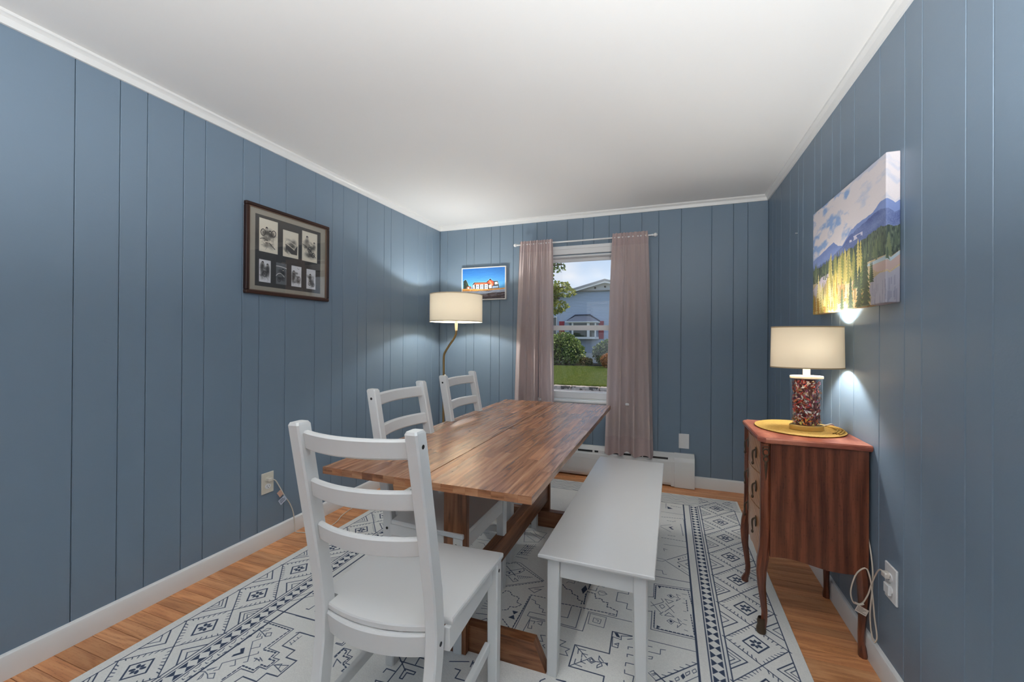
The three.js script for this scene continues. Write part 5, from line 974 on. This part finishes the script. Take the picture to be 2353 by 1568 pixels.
// ---------------------------------------------------------------- baseboard heater
{
  const X0 = -2.10, X1 = 0.207, Hh = thing('baseboard_heater', 'long white metal baseboard heater with dark louvre slots under the window', 'heater', [0, 0, ZB]);
  const body = [[0.0005, 0.012], [0.050, 0.012], [0.052, 0.030], [0.066, 0.034], [0.066, 0.196], [0.0635, 0.204], [0.058, 0.208], [0.056, 0.216], [0.0525, 0.236], [0.047, 0.240], [0.020, 0.258], [0.016, 0.264], [0.0005, 0.2645]];
  part('housing', profile(body, 'x', X0 + 0.06, 0.056, (q, y, x) => V(x, y, q)), M.heater, Hh);
  const cap = [[0.0005, 0.004], [0.0695, 0.004], [0.0705, 0.010], [0.0705, 0.205], [0.066, 0.220], [0.0585, 0.241], [0.050, 0.246], [0.022, 0.262], [0.018, 0.267], [0.0005, 0.2675]];
  part('end_cap', profile(cap, 'x', 0.0562, X1, (q, y, x) => V(x, y, q)), M.heater, Hh); part('end_cap', profile(cap, 'x', X0, X0 + 0.0598, (q, y, x) => V(x, y, q)), M.heater, Hh);
  part('splice_strip', profile([[0.067, 0.010], [0.0715, 0.010], [0.0715, 0.205], [0.067, 0.215]], 'x', 0.030, 0.0555, (q, y, x) => V(x, y, q)), M.heater, Hh);
  for (const y of [0.050, 0.058, 0.066, 0.165]) part('pressed_rib', span(X0 + 0.061, 0.029, y, y + 0.0016, 0.0655, 0.0672, 0.0005), M.heater, Hh);
  for (const [a, b] of [[-1.95, -1.70], [-1.60, -1.35], [-1.05, -0.80], [-0.74, -0.612], [-0.594, -0.562], [-0.508, -0.287], [-0.222, -0.198], [-0.19, 0.006]]) { const g = new RoundedBoxGeometry(b - a, 0.0155, 0.004, 2, 0.0019); g.rotateX(-0.18); g.translate((a + b) / 2, 0.2262, 0.0548); part('louvre_slot', g, M.dark, Hh); }
}
// ---------------------------------------------------------------- outlets and wall plates
function plateBox(W, H) { const g = new RoundedBoxGeometry(W, H, 0.007, 2, 0.003); g.translate(0, 0, 0.0035); return g; }
const screw = (y) => { const g = new THREE.CylinderGeometry(0.003, 0.003, 0.0014, 12); g.rotateX(Math.PI / 2); g.translate(0, y, 0.0073); return g; };
const slot = (x, y, h = 0.008) => box(0.0016, h, 0.001, x, y, 0.0105, 0);
function receptacle(y, m, P) {
  const f = new THREE.CylinderGeometry(0.0172, 0.0172, 0.004, 28); f.rotateX(Math.PI / 2); f.scale(1, 0.82, 1); f.translate(0, y, 0.0082); const q = part('receptacle', f, m, P);
  part('contact_slots', mergeGeometries([slot(-0.0064, y + 0.003), slot(0.0064, y + 0.003, 0.0065), box(0.004, 0.0045, 0.001, 0, y - 0.007, 0.0105, 0.0004)].map((g) => g.index ? g.toNonIndexed() : g)), M.hole, q); return q;
}
{
  const P = thing('wall_plate', 'blank white wall plate on the back wall right of the curtain', 'wall plate', [0.1285, 0.3655, ZB]);
  part('plate', plateBox(0.080, 0.1205), M.plate, P); part('screw', screw(0.044), M.metal, P); part('screw', screw(-0.044), M.metal, P);
  const L = thing('wall_outlet', 'ivory duplex outlet on the left wall with the floor lamp cord plugged in', 'outlet', [XL, 0.357, -1.636], Math.PI / 2);
  part('plate', plateBox(0.072, 0.119), M.ivory, L); receptacle(0.0195, M.ivory, L); receptacle(-0.0195, M.plate, L); part('screw', screw(0), M.metal, L);
  const R = thing('wall_outlet', 'white duplex outlet on the right wall beside the dark chest', 'outlet', [XR, 0.3675, -1.658], -Math.PI / 2);
  part('plate', plateBox(0.074, 0.120), M.plate, R); receptacle(0.0195, M.plate, R); receptacle(-0.0195, M.plate, R); part('screw', screw(0), M.metal, R);
  const cv = new RoundedBoxGeometry(0.034, 0.034, 0.010, 2, 0.003); cv.translate(0, -0.0205, 0.0145); part('safety_cap', cv, phys({ color: rgb(0.80, 0.80, 0.81), roughness: 0.25, clearcoat: 0.5 }), R);
  const nail = new THREE.CylinderGeometry(0.0022, 0.0022, 0.012, 10); nail.rotateZ(Math.PI / 2); nail.translate(-0.0045, 0, 0);
  const nl = thing('nail', 'single small nail left in the right wall above the far end of the canvas', 'nail', [XR, 1.833, -2.706]); part('shank', nail, M.metal, nl);
  const head = new THREE.CylinderGeometry(0.004, 0.004, 0.0012, 12); head.rotateZ(Math.PI / 2); head.translate(-0.011, 0, 0); part('head', head, M.metal, nl);
}
// ---------------------------------------------------------------- two added fill lamps, out of view by the camera, bounced off the ceiling
for (const [at, power, where] of [[LAMPS.addedFillAt, LAMPS.addedFill, 'right of'], [LAMPS.addedFillAt2, LAMPS.addedFill2, 'behind']]) {
  const L = thing('added_fill_lamp', `added white fill torchiere ${where} the viewer that washes the ceiling`, 'lamp', [at[0], 0, at[1]]);
  const Y = at[2];                                                 // height of the bulb
  part('base', lathe([[0, 0.0005], [0.12, 0.0005], [0.12, 0.02], [0.02, 0.03], [0, 0.03]], 40), M.plate, L); part('pole', tube([[0, 0.03, 0], [0, 0.6, 0], [0, Y - 0.075, 0]], 0.012, 20, 12), M.plate, L);
  part('bowl', lathe([[0.013, Y - 0.075], [0.08, Y - 0.06], [0.15, Y - 0.025], [0.19, Y + 0.025], [0.187, Y + 0.027], [0.147, Y - 0.02], [0.078, Y - 0.053], [0.0, Y - 0.063]], 48), M.plate, L);
  const b = new THREE.SphereGeometry(0.045, 20, 14); b.translate(0, Y - 0.005, 0); part('bulb', b, M.bulb, L);
  const lt = new THREE.PointLight(rgb(...LAMPS.white), power); lt.name = 'added_fill_light'; lt.position.set(0, Y, 0); lt.castShadow = true; lt.shadow.radius = 2; L.add(lt);
}

// ---------------------------------------------------------------- outdoors, seen through the window
const GY = -0.4;
{
  const n = lattice(61);
  const asphalt = dataTexture(256, 256, (i, j) => { const f = fbm(n, i / 8, j / 8, 32, 32, 3); return [0.42 + 0.14 * f, 0.42 + 0.14 * f, 0.43 + 0.14 * f]; }, true, 1.5, 1.5);
  struct('street', span(-30, 30, GY - 0.3, GY, -12.0, -3.9, 0), std({ map: asphalt, roughness: 0.95 }));
  const grassTex = dataTexture(512, 512, (i, j) => { const u = i / 512, v = j / 512, a = fbm(n, u * 6, v * 6, 6, 6, 4), b = fbm(n, u * 90, v * 90, 90, 90, 2), y = Math.max(0, (a - 0.45) * 2.2); const g = 0.72 + 0.6 * (b - 0.5); return [(0.40 + 0.20 * y) * g, (0.47 + 0.10 * y) * g, (0.14 + 0.06 * y) * g]; }, true, 3, 3);
  const gm = std({ map: grassTex, roughness: 0.95 });
  struct('lawn', span(-30, 30, GY - 0.3, GY + 0.10, -40, -12.32, 0), gm);
  struct('yard', span(-30, 30, GY - 0.3, GY, 3.8, 30, 0), gm);
  // tufts that break the lawn's surface in front of the house
  const bl = new THREE.BufferGeometry(), q = []; for (let k = 0; k < 5; k++) { const a = k * 1.26, c = Math.cos(a), s = Math.sin(a); q.push(c * 0.01 - s * 0.006, 0, s * 0.01 + c * 0.006, c * 0.01 + s * 0.006, 0, s * 0.01 - c * 0.006, c * 0.03, 0.05 + 0.012 * (k % 3), s * 0.03); }
  bl.setAttribute('position', new THREE.Float32BufferAttribute(q, 3)); bl.computeVertexNormals();
  const N = 26000, r = rng(33), gr = new THREE.InstancedMesh(bl, std({ color: 0xffffff, roughness: 0.9, side: THREE.DoubleSide }), N), o = new THREE.Object3D(), c = new THREE.Color();
  for (let i = 0; i < N; i++) { const z = -12.35 - Math.pow(r(), 1.3) * 10, x = -0.28 * -z - 1.2 + r() * 0.30 * -z; o.position.set(x, GY + 0.095, z); o.rotation.y = r() * 6; const s = 0.7 + 0.7 * r(); o.scale.set(s, s * 0.8, s); o.updateMatrix(); gr.setMatrixAt(i, o.matrix); const y = r(); gr.setColorAt(i, c.setRGB(0.13 + 0.13 * y, 0.20 + 0.10 * y, 0.03 + 0.03 * y)); }
  gr.name = 'grass'; gr.userData = { kind: 'stuff', label: 'short sunny grass of the lawn across the street', category: 'grass' }; scene.add(gr);
  // kerb of separate stones along the street
  const stone = dataTexture(256, 256, (i, j) => { const a = fbm(n, i / 256 * 8, j / 256 * 8, 8, 8, 5), d = a < 0.40 ? 0.55 : 1; return [0.72 * d * (0.75 + 0.5 * a), 0.67 * d * (0.75 + 0.5 * a), 0.63 * d * (0.75 + 0.5 * a)]; }, true, 0.8, 0.8);
  const kerb = new THREE.Group(); kerb.name = 'kerb'; kerb.userData.kind = 'structure'; scene.add(kerb);
  const sm = std({ map: stone, roughness: 0.9, bumpMap: stone, bumpScale: 0.01 });
  for (let x = -7, i = 0; x < 2; i++) { const w = 0.55 + r() * 0.5; part('kerb_stone', span(x + 0.008, x + w - 0.008, GY - 0.05, GY + 0.115 + (r() - 0.5) * 0.02, -12.28, -12.08 + (r() - 0.5) * 0.02, 0.018, 'x', r(), r()), sm, kerb); x += w; }
}
{ // neighbour's house: gable end towards the street
  const H = thing('house', "neighbour's low gabled house with pale blue siding across the street", 'house', [-3.528, GY + 0.1, -23.5]);
  const base = GY + 0.1, ly = (y) => y - base, lx = (x) => x + 3.528, slope = 0.262, peak = ly(4.60), half = 6.3;
  const siding = std({ color: rgb(0.46, 0.53, 0.66), roughness: 0.8 }), white = std({ color: rgb(0.80, 0.81, 0.82), roughness: 0.7 }), roofM = std({ color: rgb(0.34, 0.35, 0.38), roughness: 0.9 }), soffit = std({ color: rgb(0.30, 0.29, 0.28), roughness: 0.9 }), panel = std({ color: rgb(0.62, 0.65, 0.70), roughness: 0.8 });
  const wall = new THREE.Shape([[-half, 0], [half, 0], [half, peak - slope * half], [0, peak], [-half, peak - slope * half]].map(([x, y]) => new THREE.Vector2(x, y)));
  const wg = new THREE.ExtrudeGeometry(wall, { depth: 9, bevelEnabled: false }); wg.translate(0, 0, -9.03); part('wall', wg, siding, H);
  const boards = [], P = 0.092; for (let y = ly(0.35); y < ly(4.12); y += P) { const w = Math.min(half, (peak - y - P) / slope - 0.05); if (w > 0) boards.push(loft([-w, w].map((x) => [[0.004, 0], [0.026, 0], [0.008, P], [0.004, P]].map(([q, b]) => V(x, y + b, q - 0.03))), 0)); }
  part('siding', mergeGeometries(boards), siding, H, { kind: 'stuff' });
  // gable panel above a dark drip line, with two round vents
  const yb = ly(4.14), gw = (peak - yb) / slope - 0.15;
  const gp = loft([0.0, 0.10].map((z) => [[-gw, yb], [gw, yb], [0, peak - 0.05]].map(([x, y]) => V(x, y, z))), 0.3); part('gable_panel', gp, panel, H); part('drip_board', span(-gw - 0.02, gw + 0.02, yb - 0.06, yb - 0.002, 0.0, 0.13, 0.01), soffit, H);
  for (const x of [-0.615, -0.02, 0.58]) { const v = new THREE.CylinderGeometry(0.06, 0.06, 0.03, 20); v.rotateX(Math.PI / 2); v.translate(x, ly(4.27) + (x > -0.1 ? 0.05 : 0) - (x > 0.3 ? 0.05 : 0), 0.113); part('gable_vent', v, M.dark, H); }
  for (const s of [-1, 1]) {
    const rr = (q0, q1, t0, t1, z0, z1) => loft([z0, z1].map((z) => [[s * q0, peak - slope * q0 + t0], [s * q1, peak - slope * q1 + t0], [s * q1, peak - slope * q1 + t1], [s * q0, peak - slope * q0 + t1]].map(([x, y]) => V(x, y, z))), 0.3);
    part('roof', rr(0, half + 0.5, 0.04, 0.15, -9.2, 0.45), roofM, H); part('rake_board', rr(0, half + 0.5, -0.075, 0.035, 0.38, 0.42), white, H); part('soffit', rr(0.01, half + 0.45, -0.012, 0.035, 0.01, 0.375), soffit, H);
  }
  // bay window with its own little hipped roof
  const k = 23.06 / 23.5, bx = (x) => x * k + 3.528, by = (y) => 1.194 + (y - 1.194) * k - base;
  const bay = part('bay_window', loft([[0, by(1.20)], [0, by(1.33)]].map(([, y]) => [[bx(-5.86), -0.02], [bx(-5.54), 0.42], [bx(-4.16), 0.42], [bx(-3.97), -0.02]].map(([x, z]) => V(x, y, z))), 0.3), white, H);
  const post = (x0, x1) => part('bay_post', span(bx(x0), bx(x1), by(1.33), by(2.20), 0.36, 0.42, 0.004), white, bay);
  post(-5.61, -5.50); post(-4.66, -4.49); post(-4.19, -4.10); part('bay_head', loft([by(2.18), by(2.28)].map((y) => [[bx(-5.95), -0.02], [bx(-5.6), 0.46], [bx(-4.1), 0.46], [bx(-3.90), -0.02]].map(([x, z]) => V(x, y, z))), 0.3), white, bay);
  const dusk = phys({ color: rgb(0.03, 0.04, 0.03), roughness: 0.06, clearcoat: 1 });
  for (const [a, b] of [[-5.50, -4.66], [-4.49, -4.19]]) part('window_pane', span(bx(a), bx(b), by(1.33), by(2.18), 0.375, 0.39, 0), dusk, bay);
  part('window_pane', loft([by(1.33), by(2.18)].map((y) => [[bx(-5.86), 0.0], [bx(-5.62), 0.38], [bx(-5.60), 0.36], [bx(-5.83), 0.0]].map(([x, z]) => V(x, y, z))), 0.3), dusk, bay);
  part('bay_roof', loft([[[-6.02, 0.0], [-5.98, 0.52], [-3.98, 0.52], [-3.92, 0.0], by(2.27)], [[-5.50, 0.0], [-5.47, 0.06], [-4.55, 0.06], [-4.52, 0.0], by(2.62)]].map((q) => q.slice(0, 4).map(([x, z]) => V(bx(x), q[4], z))), 0.2), std({ color: rgb(0.30, 0.29, 0.33), roughness: 0.9 }), bay);
  for (const [a, b] of [[[-6.0, 2.29], [-5.47, 2.64]], [[-5.47, 2.64], [-4.55, 2.65]], [[-4.55, 2.65], [-3.93, 2.26]]]) part('bay_flashing', loft([0.0, 0.09].map((z) => [[bx(a[0]), by(a[1]) + 0.02], [bx(b[0]), by(b[1]) + 0.02], [bx(b[0]), by(b[1]) + 0.075], [bx(a[0]), by(a[1]) + 0.075]].map(([x, y]) => V(x, y, z))), 0.2), std({ color: rgb(0.05, 0.05, 0.08), roughness: 0.8 }), bay);
  part('bay_gutter', span(bx(-6.0), bx(-3.93), by(2.215), by(2.27), 0.47, 0.54, 0.01), white, bay);
  const red = std({ color: rgb(0.36, 0.03, 0.05), roughness: 0.7 });
  for (const [a, b] of [[-6.39, -6.06], [-3.94, -3.63]]) { const s = part('shutter', span(lx(a), lx(b), ly(1.215), ly(2.29), 0.0, 0.04, 0.006), red, H); const sl = []; for (let y = ly(1.27); y < ly(2.22); y += 0.07) sl.push(box(b - a - 0.08, 0.05, 0.012, lx((a + b) / 2), y + 0.03, 0.044, 0.002).rotateX(0)); part('slats', mergeGeometries(sl), red, s, { kind: 'stuff' }); }
  part('window_frame', span(lx(-7.3), lx(-6.52), ly(1.25), ly(2.58), 0.0, 0.05, 0.006), white, H); part('window_pane', span(lx(-7.22), lx(-6.57), ly(1.33), ly(2.53), 0.03, 0.056, 0), dusk, H);
  part('foundation', span(-half + 0.02, half - 0.02, 0, ly(0.345), -0.02, 0.0, 0.003), white, H); part('planting_bed', span(-3.4, 3.4, 0.002, 0.05, 0.05, 2.5, 0.02), std({ color: rgb(0.045, 0.032, 0.022), roughness: 1 }), H);
}
// shrubs and the maple branch: leaves are copies of one small leaf set on the surface of rounded lobes
const leafG = (() => { const g = new THREE.BufferGeometry(), p = [0, 0, 0, 0.5, 0.12, 0.45, 0, 0.05, 0.5, 0, 0, 0, 0, 0.05, 0.5, -0.5, 0.12, 0.45, 0.5, 0.12, 0.45, 0, -0.1, 1, 0, 0.05, 0.5, 0, 0.05, 0.5, 0, -0.1, 1, -0.5, 0.12, 0.45]; g.setAttribute('position', new THREE.Float32BufferAttribute(p, 3)); g.computeVertexNormals(); return g; })();
function leaves(parent, lobes, count, size, cols, seed, label) {
  const r = rng(seed), m = new THREE.InstancedMesh(leafG, phys({ color: 0xffffff, roughness: 0.55, transmission: 0.35, side: THREE.DoubleSide }), count), o = new THREE.Object3D(), c = new THREE.Color(), area = lobes.map((l) => l[3] * l[4]), sum = area.reduce((a, b) => a + b);
  for (let i = 0; i < count; i++) {
    let t = r() * sum, k = 0; while (t > area[k] && k < lobes.length - 1) t -= area[k++];
    const [x, y, z, rx, ry, rz] = lobes[k], u = r() * 2 - 1, a = r() * 6.2832, s = Math.sqrt(1 - u * u), q = 0.72 + 0.33 * r(), d = V(Math.cos(a) * s, u, Math.sin(a) * s);
    o.position.set(x + d.x * rx * q, y + d.y * ry * q, z + d.z * rz * q); o.lookAt(o.position.x + d.x + (r() - 0.5) * 1.6, o.position.y + d.y * 0.5 + (r() - 0.6) * 1.2, o.position.z + d.z + (r() - 0.5) * 1.6); o.rotateZ(r() * 6.28);
    const w = size * (0.6 + 0.8 * r()); o.scale.set(w, w, w); o.updateMatrix(); m.setMatrixAt(i, o.matrix); const q1 = cols[Math.floor(r() * cols.length)], j = 0.8 + 0.4 * r(); m.setColorAt(i, c.setRGB(q1[0] * j, q1[1] * j, q1[2] * j));
  }
  m.name = 'foliage'; m.userData.kind = 'stuff'; if (label) m.userData.label = label; m.castShadow = m.receiveShadow = true; parent.add(m); return m;
}
function shrub(label, pos, lobes, count, size, cols, seed, core) {
  const S = thing('shrub', label, 'shrub', pos), r = rng(seed + 5);
  leaves(S, lobes, count, size, cols, seed);
  const st = []; for (let k = 0; k < 9; k++) { const l = lobes[k % lobes.length]; st.push(tube([[(r() - 0.5) * 0.2, 0, (r() - 0.5) * 0.2], [l[0] * 0.5, l[1] * 0.6, l[2] * 0.5], [l[0] + (r() - 0.5) * l[3], l[1], l[2] + (r() - 0.5) * l[5]]], 0.015, 8, 5).toNonIndexed()); }
  part('stems', mergeGeometries(st), std({ color: rgb(0.10, 0.07, 0.05), roughness: 0.9 }), S);
  for (const l of lobes) { const g = new THREE.IcosahedronGeometry(0.72, 2); g.scale(l[3], l[4], l[5]); g.translate(l[0], l[1], l[2]); part('dark_core', g, std({ color: rgb(...core), roughness: 1 }), S); }  // solid dark core in each lobe; its colour stands for inner shade
  return S;
}
const G0 = GY + 0.12;
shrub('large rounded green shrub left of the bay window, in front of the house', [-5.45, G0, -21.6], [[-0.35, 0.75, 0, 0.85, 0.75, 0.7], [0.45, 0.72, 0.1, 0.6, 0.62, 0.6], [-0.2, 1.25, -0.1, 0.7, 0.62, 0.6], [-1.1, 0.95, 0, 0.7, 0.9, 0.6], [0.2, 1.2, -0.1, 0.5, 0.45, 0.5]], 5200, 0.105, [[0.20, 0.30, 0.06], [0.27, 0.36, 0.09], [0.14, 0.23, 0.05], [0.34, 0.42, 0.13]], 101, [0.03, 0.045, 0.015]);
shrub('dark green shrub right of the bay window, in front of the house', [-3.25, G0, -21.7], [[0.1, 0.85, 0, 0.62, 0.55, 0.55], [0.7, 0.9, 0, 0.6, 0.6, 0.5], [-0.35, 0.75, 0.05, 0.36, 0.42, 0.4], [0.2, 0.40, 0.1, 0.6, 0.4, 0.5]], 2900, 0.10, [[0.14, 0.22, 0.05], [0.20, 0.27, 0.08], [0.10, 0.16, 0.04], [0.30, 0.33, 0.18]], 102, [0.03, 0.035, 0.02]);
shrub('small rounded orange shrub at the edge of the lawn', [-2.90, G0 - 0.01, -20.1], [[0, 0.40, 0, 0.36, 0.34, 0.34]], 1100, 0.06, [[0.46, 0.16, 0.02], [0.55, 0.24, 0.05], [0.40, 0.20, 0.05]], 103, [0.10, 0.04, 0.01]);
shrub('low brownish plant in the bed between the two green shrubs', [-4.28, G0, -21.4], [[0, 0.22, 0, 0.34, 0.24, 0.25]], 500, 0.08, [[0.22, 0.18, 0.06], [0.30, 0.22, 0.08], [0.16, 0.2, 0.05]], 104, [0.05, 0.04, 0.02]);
{
  const T = thing('tree', 'maple with sunlit yellow green leaves hanging in from the left', 'tree', [-6.3, GY + 0.1, -14]);
  const bark = std({ color: rgb(0.13, 0.10, 0.08), roughness: 0.95 });
  part('trunk', loft([[0, 0.24], [0.5, 0.19], [2.2, 0.16], [4.2, 0.11], [5.6, 0.05]].map(([y, w]) => Array.from({ length: 10 }, (_, i) => V(Math.cos(i * 0.6283) * w + 0.04 * y * 0.3, y, Math.sin(i * 0.6283) * w))), 1), bark, T);
  for (const p of [[[0.05, 2.0, 0], [0.8, 2.6, 0.1], [1.6, 2.9, 0], [2.5, 3.0, 0]], [[0.05, 2.3, 0], [1.0, 3.1, 0], [2.0, 3.35, 0.1], [2.9, 3.42, 0]], [[0.06, 2.9, 0], [0.9, 3.9, 0.1], [1.9, 4.2, 0], [2.6, 4.25, 0]], [[0, 3.0, 0], [-0.8, 4.0, 0.2], [-1.5, 4.4, 0.2]]]) part('branch', tube(p, 0.03, 20, 6), bark, T);
  leaves(T, [[2.45, 2.72, 0, 0.33, 0.20, 0.4], [2.15, 2.60, 0.1, 0.4, 0.26, 0.4], [2.72, 3.22, 0, 0.34, 0.13, 0.35], [2.45, 3.42, 0, 0.42, 0.16, 0.35], [2.15, 3.15, 0, 0.25, 0.4, 0.35], [1.7, 3.1, 0, 0.6, 0.5, 0.5]], 2000, 0.10, [[0.34, 0.36, 0.04], [0.42, 0.40, 0.05], [0.26, 0.31, 0.05], [0.20, 0.27, 0.06]], 105);
  leaves(T, [[2.35, 4.15, 0, 0.36, 0.16, 0.3], [2.0, 4.3, 0, 0.4, 0.35, 0.4], [1.2, 4.6, 0, 0.9, 0.7, 0.8], [0, 5.0, 0, 1.4, 1.0, 1.2], [-1.4, 4.4, 0, 1.1, 0.9, 1.0], [2.1, 3.75, 0, 0.12, 0.4, 0.2]], 4200, 0.10, [[0.10, 0.17, 0.05], [0.14, 0.21, 0.06], [0.20, 0.27, 0.06]], 106);
}
scene.traverse((o) => { if (o.isMesh && !o.isInstancedMesh) o.castShadow = o.receiveShadow = true; });
renderer.render(scene, camera);
